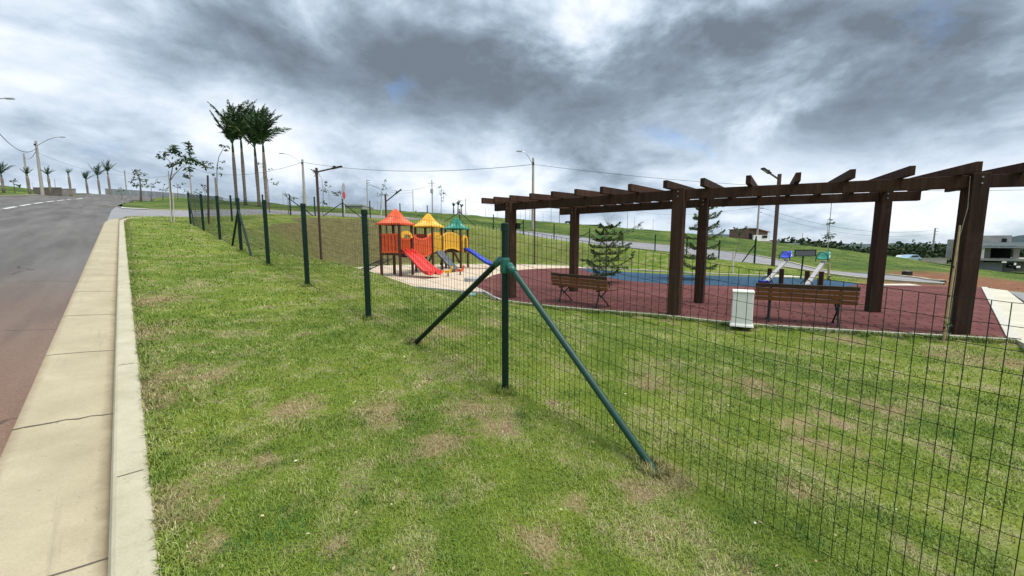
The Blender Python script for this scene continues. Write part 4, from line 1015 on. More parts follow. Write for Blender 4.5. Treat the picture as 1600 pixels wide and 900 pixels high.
cable(tp('E', .6), pt(173, 262, 75), .3, 'short cable from the wall pole to the roadside palm', .03)
cable(tp('K', .6), tp('I', 1.0), 1.5, 'distant cable left of the orange roof apex', .03)
cable(tp('L', 1.0), tp('M1', .6), 1.5, 'distant cable above the green roof', .03)
cable(tp('I', 1.0), tp('L', 1.2), 2.0, 'distant cable spanning above the orange and yellow roofs', .03)
cable(tp('M1', .6), tp('O1', .4), 3.0, 'distant cable crossing behind the left pergola end', .03)
cable(tp('O1', .5), tp('P', .5), 2.0, 'distant cable towards the pole by the brick house', .025)
cable(tp('P', .5), tp('R', .5), 2.5, 'distant cable right of the brick house pole', .025)
cable(tp('P', 1.6), tp('R', 1.6), 2.5, 'lower distant cable right of the brick house pole', .02)

# ---------------------------------------------------------------- palms
def frond(mb, p, az, elev, L_, droop, nl=26, ll=.55, w=.05):
    d = Vector((math.sin(az)*math.cos(elev), math.cos(az)*math.cos(elev), math.sin(elev))); pts = []; q = Vector(p); st_ = L_/10
    for i in range(11):
        pts.append(q.copy()); q = q+d*st_; d = (d+Vector((.05, 0, -droop/10))).normalized()
    mb.tube(pts, [.05*(1-i/12) for i in range(11)], 4, False)
    side = Vector((math.cos(az), -math.sin(az), 0))
    for j in range(nl):
        k = .12+.88*j/nl; i = min(int(k*10), 9); f = k*10-i; c_ = pts[i]*(1-f)+pts[i+1]*f; ax = (pts[i+1]-pts[i]).normalized()
        l = ll*math.sin(math.pi*min(.95, k*.8+.18))*random.uniform(.8, 1.15)
        for sg in (-1, 1):
            dd = side*sg*random.uniform(.7, 1.)+ax*.7+Vector((0, 0, random.uniform(-.6, .35)))
            mb.leaf(c_, dd, (random.uniform(-.3, .3), random.uniform(-.3, .3), 1), l, w)
            mb.leaf(c_+ax*.03*L_, dd+Vector((random.uniform(-.2, .2), random.uniform(-.2, .2), random.uniform(-.5, .2))), (random.uniform(-1, 1), random.uniform(-1, 1), .5), l*.9, w)
def royal_palm(u, vb, vtrunk, vtop, y, label, seed, lean=0., n=13, group='royal palms', bias=0., wt=.205, spread=1., base=None):
    random.seed(seed); b = pt(u, vb, y); k = y/F_PX; gz = H(b.x, b.y)
    r_ = empty('royal_palm', b, label=label, cat='palm tree', group=group)
    ht = (vb-vtrunk)*k; hc = (vtrunk-vtop)*k
    pts = [(b.x+lean*ht*(i/8)**1.5, b.y, (min(b.z, gz)-.3 if i == 0 else b.z+ht*i/8)) for i in range(9)]
    rad = [wt*1.15, wt*.95, wt*.85, wt*.85, wt*.9, wt*.98, wt*.95, wt*.8, wt*.62]
    MB().tube(pts, rad, 10).build('trunk', M_palm_trunk, r_, smooth=True)
    t_ = Vector(pts[-1]); MB().tube([t_, t_+Vector((lean*.5, 0, hc*.12)), t_+Vector((lean, 0, hc*.25))], [wt*.66, wt*.6, wt*.3], 8).build('crownshaft', M_palm_leaf, r_, smooth=True)
    mb = MB(); c_ = t_+Vector((lean, 0, hc*.18))
    for i in range(n):
        az = 2*math.pi*i/n+random.uniform(-.3, .3); el = random.uniform(1.1, 1.5) if i % 4 else random.uniform(.85, 1.1)
        if bias: az = bias+random.uniform(-1.6, 1.6)
        frond(mb, c_, az, el*1.04, hc*random.uniform(.75, 1.02)*spread, random.uniform(.3, 1.2), nl=34, ll=hc*.22, w=hc*.022)
    mb.build('fronds', M_palm_leaf, r_)
    return r_
royal_palm(370.5, 321, 242, 178, 50, 'leftmost of the four tall royal palms', 1, n=12)
royal_palm(384, 322, 236, 170, 52, 'second from the left of the four tall royal palms', 2, n=12)
royal_palm(405.5, 326, 248, 180, 48, 'third from the left of the four tall royal palms', 3, n=12, lean=-.01)
royal_palm(418, 332, 242, 183, 47, 'rightmost of the four tall royal palms', 4, n=12, lean=.0)
for (u, vb, vt, vp, y, sd, lab) in [(5, 294, 277, 258, 60, 11, 'wind-blown roadside palm at the far left edge'), (46, 297, 276, 265, 62, 12, 'roadside palm whose fronds show behind the bare left pole'), (78, 295, 277, 265, 64, 13, 'roadside palm right of the lamp pole, fronds swept left'),
    (111.5, 306, 275, 266, 66, 14, 'pale thin roadside palm with a tiny tuft'), (138, 308, 285, 271, 68, 15, 'short bushy palm beside the end of the low walls'), (157, 309, 280, 263, 68, 16, 'roadside palm with one long frond swept left'), (173.5, 311, 274, 258, 66, 17, 'roadside palm at the left end of the long grey wall')]:
    royal_palm(u, vb, vt, vp, y, lab, sd, n=8 if sd != 14 else 5, group='roadside palms', wt=.16, spread=1.25, lean=-.02)
for (u, vb, vt, vp, lab, sd) in [(709, 343, 325, 317, 'left one of the three small palms behind the green roof', 21), (716, 345, 324, 314, 'middle one of the three small palms behind the green roof', 22), (721, 346, 327, 319, 'right one of the three small palms behind the green roof', 23)]:
    royal_palm(u, vb, vt, vp, 95, lab, sd, n=9, group='small palms on the ridge', wt=.2, spread=1.0)

# ---------------------------------------------------------------- saplings
def sapling(u, vb, y, branches, label, seed, stakes=(), leafm=None, tr=.03, dens=26, ls=.17, base=None, stake_h=1.9, spreadr=.34, group='young street trees'):
    """branches: list of pixel polylines [(u, v), ...]; leaf clumps at the listed clump pixels"""
    random.seed(seed); b = base or pt(u, vb, y); gz = H(b.x, b.y); k = y/F_PX
    r_ = empty('young_tree', b, label=label, cat='young tree', group=group)
    tk = MB(); lf = MB()
    for bi, (path, clumps) in enumerate(branches):
        pts = [pt(a, c_, y+(.25*math.sin(bi*2.1+i) if i else 0)) for i, (a, c_) in enumerate(path)]
        if bi == 0: pts[0] = Vector((pts[0].x, pts[0].y, min(gz, pts[0].z)-.1))
        r0 = tr if bi == 0 else tr*.6
        tk.tube(pts, [r0*(1-.7*i/(len(pts)-1)) for i in range(len(pts))], 6)
        for (cu, cv, cr) in clumps:
            c_ = pt(cu, cv, y+random.uniform(-.5, .5)*cr*k*2); R_ = cr*k
            for _ in range(int(dens*max(.5, (cr/8)))):
                o = Vector((random.gauss(0, .45), random.gauss(0, .45), random.gauss(0, .30)))*R_
                lf.leaf(c_+o, (random.uniform(-1, 1), random.uniform(-1, 1), random.uniform(-.7, .3)), (random.uniform(-1, 1), random.uniform(-1, 1), 1), ls*random.uniform(.7, 1.3), ls*.55)
    tk.build('trunk', M_bark, r_, smooth=True); lf.build('crown', leafm or M_leaf, r_)
    for (su, sv_b, sv_t, w_, m_) in stakes:
        a = pt(su[0], sv_b, y); c_ = pt(su[1], sv_t, y); a.z = min(a.z, H(a.x, a.y))-.15; MB().tube([a, c_], w_, 6).build('stake', m_, r_)
    return r_
y1 = 20.3
sapling(268, 350, y1, [([(268, 350), (267, 300), (265.5, 282), (268, 270), (270, 258), (263, 250), (256, 243)], [(252, 246, 5), (259, 240, 6), (270, 234, 8), (277, 239, 7), (268, 258, 5), (272, 228, 4)]),
    ([(266, 282), (273, 272), (283, 262), (293, 256), (300, 250)], [(292, 249, 6), (296, 263, 5), (291, 275, 5), (302, 250, 9), (310, 253, 7), (280, 254, 5)]), ([(271, 260), (281, 248), (289, 241), (293, 238)], [(284, 252, 4), (296, 246, 6)]),
    ([(298, 250), (296, 236), (293, 222)], [(293, 223, 3.2), (295, 228, 3), (296, 233, 3), (298, 238, 3.2)]), ([(304, 252), (314, 257), (324, 260)], [(316, 256, 3.5), (322, 260, 3)])],
    'forked sapling with sparse wind-blown leaves tied to stakes on the verge', 31, stakes=[((268, 263), 350, 267, .022, M_stake), ((272.5, 270), 350, 300, .02, M_stake)], dens=34, ls=.19, tr=.035, group='young street trees')
sapling(343, 337, 25, [([(343, 337), (339, 290), (339, 262), (342, 245), (350, 230), (356, 226)], [(347, 227, 3), (355, 229, 3), (352, 234, 3), (346, 227, 2.5), (337, 260, 5), (330, 256, 4), (345, 262, 4), (334, 272, 4), (344, 272, 4), (349, 253, 3), (325, 254, 3)])],
    'thin tall sapling with a bent tip left of the four royal palms', 32, stakes=[((340, 336), 337, 277, .04, M_bark)], ls=.16, dens=20)
sapling(421, 333, 33, [([(421, 333), (420, 300), (418, 280), (412, 264), (404, 253)], [(405, 255, 3), (410, 261, 3.5), (422, 264, 3), (424, 280, 4), (430, 287, 3.5), (413, 277, 3), (433, 285, 3), (422, 318, 3)])], 'sparse sapling growing right beside the rightmost royal palm', 33, ls=.2, dens=16, leafm=M_leaf2)
sapling(450, 322, 32, [([(450, 322), (450, 312), (447, 302), (444, 299)], [(456, 308, 3), (461, 310, 2.6), (447, 304, 1.5)])], 'small wind-bent sapling at the braced corner of the far fence', 34, ls=.2, dens=22)
sapling(504, 330, 36, [([(504, 330), (505, 300), (503, 280), (497, 268)], [(492, 269, 4), (495, 274, 4), (508, 284, 3.5), (512, 290, 4), (506, 296, 4), (509, 298, 3), (506, 316, 4), (510, 318, 2.5), (490, 266, 2)])], 'leafy sapling standing directly behind the tall brown lamp post', 35, ls=.22, dens=22)
sapling(531, 340, 37, [([(536, 337), (535, 310), (530, 300), (526, 300)], [(525, 303, 4), (530, 300, 4), (527, 305, 3), (522, 301, 2.5)])], 'small dark sapling leaning out left of the red street sign', 36, ls=.2, dens=24)
sapling(594, 340, 40, [([(594.5, 340), (595, 318), (596, 300), (600, 290), (602, 280)], [(594, 304, 5), (600, 303, 5), (604, 305, 3.5), (600, 289, 3.5), (602, 281, 2.5), (605, 294, 3), (598, 296, 2.5)])], 'pale sapling with a loose crown left of the orange roof', 37, ls=.2, dens=22, leafm=M_leaf2, stakes=[((594.5, 597.5), 341, 311, .05, M_stake)])
sapling(689, 346, 42, [([(689, 346), (689.5, 310), (690, 295), (688, 288)], [(688, 291, 4), (691, 298, 4.5), (687, 303, 4), (692, 309, 4), (694, 303, 3), (691, 313, 3)])], 'pale slender sapling above the gap between the yellow and green roofs', 38, ls=.2, dens=22, leafm=M_leaf2)
sapling(649, 338, 45, [([(649.5, 338), (649.5, 330)], [(649.5, 330, 1.6)])], 'tiny shrub on the ridge right of the orange roof', 39, ls=.2, dens=30, group='shrubs on the ridge')
# bare whip tree behind the conifer
random.seed(5); b = pt(950, 362, 40); r_ = empty('bare_tree', b, label='leafless whip-branched sapling behind the top of the nearer conifer', cat='young tree'); mb = MB()
for a, e in [(-11, 326), (-6, 329), (-1, 333), (3, 328), (8, 332), (14, 327), (-8, 340), (10, 341)]:
    mb.tube([pt(950, 352, 40), pt(950+a*.55, 350-(350-e)*.45, 40+random.uniform(-.4, .4)), pt(950+a, e, 40+random.uniform(-.6, .6))], [.02, .014, .006], 4)
mb.tube([b-Vector((0, 0, .5)), pt(950, 352, 40)], .03, 5); mb.build('branches', M_bark, r_)
sapling(1147, 429, 20.6, [([(1142, 430), (1147, 405), (1153, 385), (1157, 368)], [(1152, 365, 6), (1158, 362, 6), (1155, 358, 4), (1161, 364, 4), (1166, 355, 3), (1149, 356, 3), (1164, 356, 3)])], 'slender sapling with a white stake between pergola and brown lamp post', 40, stakes=[((1144.5, 1146), 430, 394, .04, M_stake)], ls=.13, dens=24, tr=.022)
sapling(1295, 438, 16.5, [([(1294, 436), (1296, 405), (1295, 390), (1294, 376)], [(1289, 368, 4.5), (1294, 366, 5), (1299, 369, 4.5), (1302, 366, 3), (1292, 372, 3.5), (1297, 372, 3)]), ([(1294, 372), (1293, 360), (1293.5, 342)], [(1298, 343, 1.5), (1301, 348, 1.5), (1296, 349, 1.5)]), ([(1293, 435), (1296, 433)], [(1296, 433, 5)])],
    'round-headed sapling on a pinkish stake behind the green seesaw', 41, stakes=[((1294.5, 1295.5), 437, 412, .045, M_bamboo)], ls=.10, dens=34, tr=.02)
sapling(217, 314, 48, [([(220, 314), (220, 300), (219, 285), (215, 266)], [(214, 266, 3.5), (210, 270, 4), (218, 272, 5), (225, 272, 4), (213, 279, 6), (222, 281, 6), (229, 281, 3), (208, 284, 4), (217, 288, 5), (226, 289, 4), (212, 290, 3), (233, 291, 4)])], 'fuller dark street tree in front of the long grey wall', 42, ls=.3, dens=30, tr=.12)
for i, (u, vb, cl, lab) in enumerate([(236, 312, [(237, 286, 3.5), (243, 283, 3), (248, 285, 2.5), (240, 291, 3)], 'spindly tree right of the fuller dark street tree by the wall'), (254.5, 312, [(256, 288, 3), (261, 293, 3), (252, 296, 2.5), (259, 297, 2.5)], 'spindly tree by the wall just left of the forked sapling'),
        (278, 314, [(276, 287, 3), (286, 287, 3), (281, 292, 3), (272, 290, 2.5)], 'spindly tree by the wall seen through the forked sapling'), (302, 315, [(290, 298, 3.5), (297, 300, 3), (308, 296, 2.5), (312, 301, 3), (306, 300, 3)], 'low spreading tree by the wall behind the fence end'), (321, 318, [(318, 292, 3), (323, 290, 3.5), (317, 288, 2.5), (321, 297, 2.5)], 'spindly tree by the wall above the dark pole at the fence corner'), (190, 306, [(188, 293, 2.5), (194, 297, 2), (187, 298, 2)], 'tuft-topped tree behind the left part of the grey wall')]):
    sapling(u, vb, 62, [([(u, vb), (u, (vb+cl[0][1])/2), (cl[0][0], cl[0][1])], cl)], lab, 50+i, ls=.32, dens=16, tr=.06)
sapling(23, 300, 70, [([(23, 298), (22, 290), (21, 282)], [(19, 283, 2.5), (23, 282, 2.5), (27, 289, 2.5), (30, 290, 2.5)])], 'squat distant tree left of the bare leftmost pole', 61, ls=.4, dens=24, tr=.07)
# dark support pole by the corner of the fence
b = pt(325.5, 346, 21.2); MB().tube([b-Vector((0, 0, .3)), pt(324.5, 274, 21.2)], [.05, .045], 8).build('tree_stake', M_brown_metal, label='dark upright pole rising inside the fence corner', cat='pole')

# bamboo canes near the play area
b = gp(768, 470); MB().tube([b-Vector((0, 0, .1)), b+Vector((.02, 0, .6)), pt(769.5, 378, b.y+.05)], [.012, .011, .008], 6).build('bamboo_cane', M_bamboo, label='thin upright bamboo cane in the grass behind the braced fence post', cat='cane')
b = gp(1476, 527); r_ = empty('staked_sapling', b, label='bare climbing sapling tied to a bamboo cane against the rightmost pergola column', cat='young tree')
yb = b.y-.10
cn = [pt(1475, 529, yb), pt(1483, 470, yb), pt(1492, 410, yb), pt(1500, 352, yb)]; cn[0].z -= .15
MB().tube(cn, [.017, .016, .014, .011], 8).build('cane', M_bamboo, r_)
MB().tube([pt(1478, 530, yb+.02), pt(1483, 500, yb+.03), pt(1493, 430, yb+.03), pt(1499, 370, yb+.03), pt(1512, 325, yb+.04), pt(1516, 275, yb+.04)], [.010, .009, .008, .006, .005, .004], 6).build('stem', M_bark, r_)
lf = MB(); random.seed(3)
for _ in range(26): q = pt(1479+random.uniform(-4, 5), 518+random.uniform(-16, 8), yb+random.uniform(-.05, .05)); lf.leaf(q, (random.uniform(-1, 1), random.uniform(-1, 1), random.uniform(-.2, .8)), (0, 0, 1), .07, .03)
for z_ in (.35, .9, 1.4): MB().tube([Vector(cn[0])+(Vector(cn[-1])-Vector(cn[0]))*(z_/2.1)+Vector((-.025, 0, 0)), Vector(cn[0])+(Vector(cn[-1])-Vector(cn[0]))*(z_/2.1)+Vector((.03, .02, .01))], .018, 6).build('tie', M_dark, r_)
lf.build('leaves', M_leaf2, r_)

# ---------------------------------------------------------------- young araucaria conifers
def conifer(b, h, label, seed, spread=.75, asym=None, tiers=7, dn=1.):
    random.seed(seed); b = Vector(b); r_ = empty('conifer', b, label=label, cat='conifer', group='young conifers')
    MB().tube([b-Vector((0, 0, .1)), b+Vector((.02, 0, h*.5)), b+Vector((0, 0, h))], [.032, .022, .007], 8).build('trunk', M_bark, r_, smooth=True)
    mb = MB(); wd = MB()
    for t_ in range(tiers):
        k = t_/(tiers-1); z = h*(.16+.80*k); nbr = 6 if t_ < tiers-1 else 5; Lb = spread*(1-.62*k**1.5)*(1. if t_ else .75)
        a0 = random.uniform(0, 6)
        for j in range(nbr):
            az = a0+2*math.pi*j/nbr+random.uniform(-.25, .25); L_ = Lb*random.uniform(.55, 1.25); rise = random.uniform(-.08, .34)+.22*k
            if asym and t_ == asym[0] and j == 0: az, L_, rise = asym[1], asym[2], asym[3]
            d = Vector((math.sin(az), math.cos(az), 0)); side = Vector((d.y, -d.x, 0)); q0 = b+Vector((0, 0, z)); pts = []
            for i in range(9): e = i/8; pts.append(q0+d*L_*e+Vector((0, 0, L_*rise*(e**1.6)-.04*math.sin(e*3))))
            wd.tube(pts, [.010*(1-.7*i/8) for i in range(9)], 4, False)
            for i in range(75):     # needle tufts along the branch and its side twigs
                e = .12+.88*(i/60)**.8; ii_ = min(int(e*8), 7); c_ = pts[ii_]+(pts[ii_+1]-pts[ii_])*(e*8-ii_)
                tw = .42*L_*math.sin(math.pi*min(1, e*.85+.1)); s_ = random.choice((-1, 1)); off = tw*random.uniform(0, 1)**.8
                c_ = c_+side*s_*off+d*off*.7+Vector((0, 0, random.uniform(-.015, .02)))
                for _ in range(5): mb.leaf(c_, side*s_*random.uniform(.2, 1)+d*random.uniform(.3, 1.2)+Vector((0, 0, random.uniform(-.3, .7))), (random.uniform(-.6, .6), random.uniform(-.6, .6), 1), random.uniform(.06, .13), .024)
    wd.build('branches', M_bark, r_); mb.build('needles', M_pine, r_)
    return r_
c1 = gp(946, 442); conifer(c1, 2.25, 'dense young conifer with one long upper branch, behind the farther bench', 71, .92, asym=(6, R(80), 1.25, .28), tiers=8)
c2 = gp(1094, 437); conifer(c2, 3.1, 'taller open young conifer partly hidden by the middle pergola column', 72, .85, asym=(6, R(95), .9, .5), tiers=7)

# ---------------------------------------------------------------- signs
b = gp(1251, 436); b.z = H(b.x, b.y); r_ = empty('information_sign', b, label='green-framed grey sign panel on a single green post beyond the seesaws', cat='sign')
MB().tube([b, b+Vector((.04, 0, 1.32))], .03, 8).build('post', M_green_post, r_)
pc_ = b+Vector((.08, -.04, 1.16)); o = MB().box(pc_, (.86, .02, .24)).build('panel', M_panel, r_)
fr = MB(); fr.box(pc_+Vector((0, 0, .13)), (.92, .035, .03)).box(pc_-Vector((0, 0, .13)), (.92, .035, .03)).box(pc_-Vector((.445, 0, 0)), (.03, .035, .26)).box(pc_+Vector((.445, 0, 0)), (.03, .035, .26)); fr.build('frame', M_green_post, o)
b = pt(538.5, 338, 36.5); b.z = H(b.x, b.y); k = 36.5/F_PX; r_ = empty('street_sign', b, label='street sign seen edge-on, pale disc above a red octagonal plate by the upper road', cat='sign')
MB().tube([b-Vector((0, 0, .2)), pt(536.5, 287, 36.5)], .045, 8).build('post', M_stake, r_)
def plate(u, v, ru, rv, m, n, nm):
    c_ = pt(u, v, 36.4); mb = MB(); ang = R(90); ax = Vector((math.cos(ang), math.sin(ang), 0)); vs = [c_+ax*math.cos(2*math.pi*(i+.5)/n)*ru+Vector((0, 0, math.sin(2*math.pi*(i+.5)/n)*rv)) for i in range(n)]
    return mb.extrude(vs, Vector((-ax.y, ax.x, 0))*-.03).build(nm, m, r_)
plate(536.5, 292.3, .34, .34, M_signgrey, 20, 'disc'); plate(537, 305, .34, .34, M_signred, 8, 'octagon')
# small dark thing in the verge of the right road
b = hit(1417, 430); r_ = empty('valve_cover', b, label='small dark metal box in the grass edge left of the rightmost column', cat='box'); MB().box(b+Vector((0, 0, .10)), (.34, .3, .22)).build('body', M_dark, r_, bevel=.01); MB().box(b+Vector((-.04, 0, .235)), (.18, .16, .05)).build('lid', M_signgrey, r_)

# ---------------------------------------------------------------- buildings and walls
def bx(b0, size, name, m, parent, rz=0., dz=0.):
    return MB().box(Vector(b0)+Vector((0, 0, size[2]/2+dz)), size, rz).build(name, m, parent)
# long grey wall
wl = empty('long_wall', pt(260, 312, 72), label='long painted grey boundary wall beyond the green island on the left', cat='wall')
wpts = [(165, 312, 294.5, 84), (210, 313, 297, 79), (260, 314, 300.5, 75), (310, 316, 304.5, 71), (343, 318, 307, 68)]
rows = []
for off in (0, .2):
    pass
mb = MB()
for (u0, vb0, vt0, y0), (u1, vb1, vt1, y1_) in zip(wpts[:-1], wpts[1:]):
    a, b = pt(u0, vb0, y0), pt(u1, vb1, y1_); at, bt = pt(u0, vt0, y0), pt(u1, vt1, y1_); a.z -= 1.5; b.z -= 1.5; d = Vector((0, .22, 0))
    mb.add([a, b, bt, at, a+d, b+d, bt+d, at+d], [(0, 1, 2, 3), (7, 6, 5, 4), (3, 2, 6, 7), (0, 3, 7, 4), (1, 5, 6, 2), (0, 4, 5, 1)])
mb.build('wall', M_wallgrey, wl)
for i in range(15):
    k = i/14; u = 165+178*k; j = np.interp(u, [w[0] for w in wpts], range(5)); y = np.interp(j, range(5), [w[3] for w in wpts]); vt = np.interp(j, range(5), [w[2] for w in wpts]); t_ = pt(u, vt, y-.06)
    MB().box(t_-Vector((0, 0, 1.5)), (.22, .16, 3.06)).build('pier', M_wallgrey, wl)
e0, e1 = pt(343, 318, 68), pt(351, 317, 76); t0 = pt(343, 307, 68); t1 = pt(348, 308.5, 76); d = Vector((.2, 0, 0))
MB().add([e0-Vector((0, 0, 1)), e1-Vector((0, 0, 1)), t1, t0, e0-Vector((0, 0, 1))-d, e1-Vector((0, 0, 1))-d, t1-d, t0-d], [(0, 1, 2, 3), (7, 6, 5, 4), (3, 2, 6, 7)]).build('side_wall', M_wallgrey, wl)
for (u0, u1, vt, vb, y, m, lab) in [(54, 97, 294, 306, 78, M_brown_wall, 'low brown block wall behind the left roadside pole'), (99, 119, 296, 308, 80, M_block, 'short block wall section between two roadside palms'), (119, 142, 303, 309, 80, M_block, 'lowest grey block wall by the short bushy palm'),
        (1440, 1478, 404, 411.5, 74, M_block, 'low grey block wall behind the pale pole on the right')]:
    a, b = pt(u0, vb, y), pt(u1, vb, y); h = (vb-vt)*y/F_PX; r_ = empty('block_wall', (a+b)/2, label=lab, cat='wall', group='rough block walls')
    bx((a+b)/2-Vector((0, 0, 1.)), ((b-a).length, .2, h+1.), 'wall', m, r_); bx((a+b)/2, ((b-a).length+.1, .26, .12), 'coping', M_block, r_, dz=h-.02)
# flat grey-green house
b = pt(560, 335, 96); k = 96/F_PX; r_ = empty('flat_roofed_house', b, label='low flat-roofed grey-green house on the ridge left of the orange roof', cat='house')
bx(b-Vector((0, 0, 1)), (31*k, 7, 1+11*k), 'wall', M_block, r_); bx(b+Vector((-1*k, 0, 10*k)), (9*k, 4, 5*k), 'upper_storey', M_wallgrey, r_); bx(b+Vector((0, 0, 11*k)), (32*k, 7.6, .3), 'roof', M_wallgrey, r_)
bx(b+Vector((8*k, -3.5, 4*k)), (3*k, .2, 3*k), 'window', M_void, r_); bx(b+Vector((-8*k, -3.5, 4*k)), (3*k, .2, 3*k), 'window', M_void, r_)
# dark roofed shed behind the conifer
b = pt(921, 357, 88); k = 88/F_PX; r_ = empty('low_shed', b, label='long low dark-roofed shed on the ridge left of the conifer', cat='shed')
bx(b-Vector((0, 0, 1)), (34*k, 5, 1+3.2*k), 'wall', M_block, r_); mb = MB(); mb.beam(b+Vector((-18*k, 0, 4.0*k)), b+Vector((14*k, 0, 4.0*k)), 6, .25); mb.build('roof', M_cable, r_); bx(b+Vector((14*k, -.5, 0)), (9*k, 5, 3*k), 'white_bay', M_whitep, r_)
# small open shelter on the ridge
b = pt(751, 345, 100); k = 100/F_PX; r_ = empty('shelter', b, label='tiny flat shelter on the ridge between green roof and pergola end', cat='shelter')
for x in (-4.4, 4.4): bx(b+Vector((x*k, 0, -1)), (.25, .25, 3*k+1), 'post', M_dark, r_)
bx(b, (10.5*k, 3, .25), 'roof', M_cable, r_, dz=3*k)
b = pt(887, 352, 90); r_ = empty('shelter', b, label='tiny dark shelter on the ridge beside the second pergola column', cat='shelter'); k = 90/F_PX
for x in (-2.6, 2.6): bx(b+Vector((x*k, 0, -1)), (.2, .2, 4*k+1), 'post', M_dark, r_)
bx(b, (6.5*k, 3, .25), 'roof', M_cable, r_, dz=4.2*k)
# brick and white house
b = pt(1185, 378.5, 88); k = 88/F_PX; r_ = empty('brick_house', b, label='unfinished house with a bare brick gable and white front on the ridge', cat='house')
P_ = lambda u, v, dy=0.: b+Vector(((u-1185)*k, dy, (378.5-v)*k))
MB().extrude([P_(1169.5, 385), P_(1169.5, 357.5), P_(1178, 357.5), P_(1198.5, 363), P_(1198.5, 385)], (0, 8, 0)).build('wall', M_brick, r_)
MB().extrude([P_(1168.5, 357.8, -.6), P_(1168.5, 356.9, -.6), P_(1178.2, 356.9, -.6), P_(1199.5, 362.5, -.6), P_(1199.5, 363.4, -.6), P_(1178, 358, -.6)], (0, 9, 0)).build('roof', M_rooftile, r_)
MB().box(P_(1186, 372.8, -.4), (25*k, .8, 10.5*k)).build('porch_front', M_whitep, r_); MB().box(P_(1190.5, 370, -.85), (7.5*k, .12, 3.6*k)).build('window', M_void, r_); MB().box(P_(1171, 371.5, -.2), (2.6*k, .6, 13*k)).build('dark_side', M_void, r_); MB().box(P_(1177.5, 372, -.85), (1.4*k, .1, 6*k)).build('door', M_void, r_)
MB().box(P_(1186, 377.6, -1), (26*k, 1.2, .35)).build('plinth', M_block, r_)
# long white box
b = pt(1226, 384.5, 92); k = 92/F_PX; r_ = empty('long_white_shed', b, label='long low white shed between brick house and the wood', cat='shed'); bx(b-Vector((0, 0, .8)), (29*k, 3, 2.6*k+.8), 'wall', M_whitep, r_); bx(b, (29.5*k, 3.4, .22), 'roof', M_signgrey, r_, dz=2.7*k)
# unfinished concrete house on the right
b = pt(1540, 419, 62); k = 62/F_PX; th_ = math.atan2(740, 620)*.93; r_ = empty('concrete_house', b, -th_, label='unfinished two-storey grey concrete house behind the rightmost column', cat='house'); kw = k*math.cos(th_)
def slab_(u0, u1, v0, v1, y0, y1__, nm, m): return MB().box((((u0+u1)/2-1540)*kw, (y0+y1__)/2, (419-(v0+v1)/2)*k), ((u1-u0)*kw, y1__-y0, (v1-v0)*k)).build(nm, m, r_, local=True)
slab_(1478, 1494, 374, 404, 1, 8, 'side_block', M_block); slab_(1496, 1575, 368, 379.5, 3, 9, 'upper_wall', M_block); o = slab_(1561, 1568, 373, 379, 2.9, 3.05, 'window', M_void)
slab_(1491, 1592, 378.8, 384.2, -.5, 9, 'roof_slab', M_wallgrey); slab_(1496, 1594, 385, 387.4, -1.1, 9, 'eave_beam', M_wallgrey)
slab_(1530.5, 1534.5, 387, 403.5, -.8, -.3, 'pillar', M_whitep); slab_(1534, 1545.5, 388, 403.5, 1.5, 2, 'wall', M_block); slab_(1578, 1587, 388, 403.5, 1.5, 2, 'wall', M_block); slab_(1545, 1578, 388, 403.5, 3.8, 4, 'dark_opening', M_void); slab_(1496, 1530, 388, 404, 1.5, 2, 'wall', M_block)
slab_(1486, 1640, 403.5, 407, -1, 9, 'floor_slab', M_block); slab_(1500, 1565, 407, 424, 1, 2, 'base_wall', M_wallgrey); slab_(1565, 1640, 406, 424, 2.2, 3, 'base_wall', M_block); slab_(1524.5, 1528, 407, 414, -.9, -.5, 'pier', M_whitep); slab_(1536, 1566, 407.4, 409.6, .7, 1, 'dark_opening', M_void)

# ---------------------------------------------------------------- parked vehicles far right
def car(b, L_, rz, paint, label, van=False):
    r_ = empty('parked_car', b, rz, label=label, cat='car', group='parked vehicles'); w_ = L_*.40
    prof = [(-.5, .16), (-.5, .42), (-.47, .50), (-.30, .54), (-.18, .80), (.20, .82), (.34, .55), (.47, .46), (.5, .36), (.5, .16)] if not van else [(-.5, .16), (-.5, .55), (-.44, .58), (-.12, .58), (-.08, .88), (.20, .90), (.30, .62), (.48, .56), (.5, .40), (.5, .16)]
    h_ = L_*.42
    MB().extrude([(x*L_, -w_/2, z*h_*1.05) for x, z in prof], (0, w_, 0)).build('body', paint, r_, local=True, bevel=.05)
    for sg in (-1, 1):
        MB().extrude([(x*L_, sg*(w_/2+.005), z*h_*1.05) for x, z in ([(-.17, .57), (-.12, .76), (.17, .78), (.27, .57)] if not van else [(-.05, .62), (-.04, .84), (.17, .85), (.24, .64)])], (0, sg*.02, 0)).build('window', M_glass, r_, local=True)
        for x in (-.31, .31):
            wh = MB().tube([(x*L_, sg*(w_/2-.12), .32), (x*L_, sg*(w_/2+.03), .32)], .32, 14).build('wheel', M_tyre, r_, local=True); MB().tube([(x*L_, sg*(w_/2+.032), .32), (x*L_, sg*(w_/2+.04), .32)], .18, 10).build('rim', M_steel, wh, local=True)
    for y_ in (-.3, .3): MB().box((.5*L_, y_*w_, .4*h_*1.05), (.04, .3, .14)).build('headlight', M_whitep, r_, local=True)
    return r_
car(pt(1410, 409, 78), 3.6, R(20), M_car_white, 'small white car parked at the wood edge, left of the pale blue one')
car(pt(1420.5, 409.5, 76), 3.9, R(8), M_car_blue, 'pale blue car parked at the wood edge between white car and low wall')
car(pt(1590, 421, 62), 3.9, R(182), M_car_dark, 'dark pickup parked in front of the unfinished concrete house', van=True)
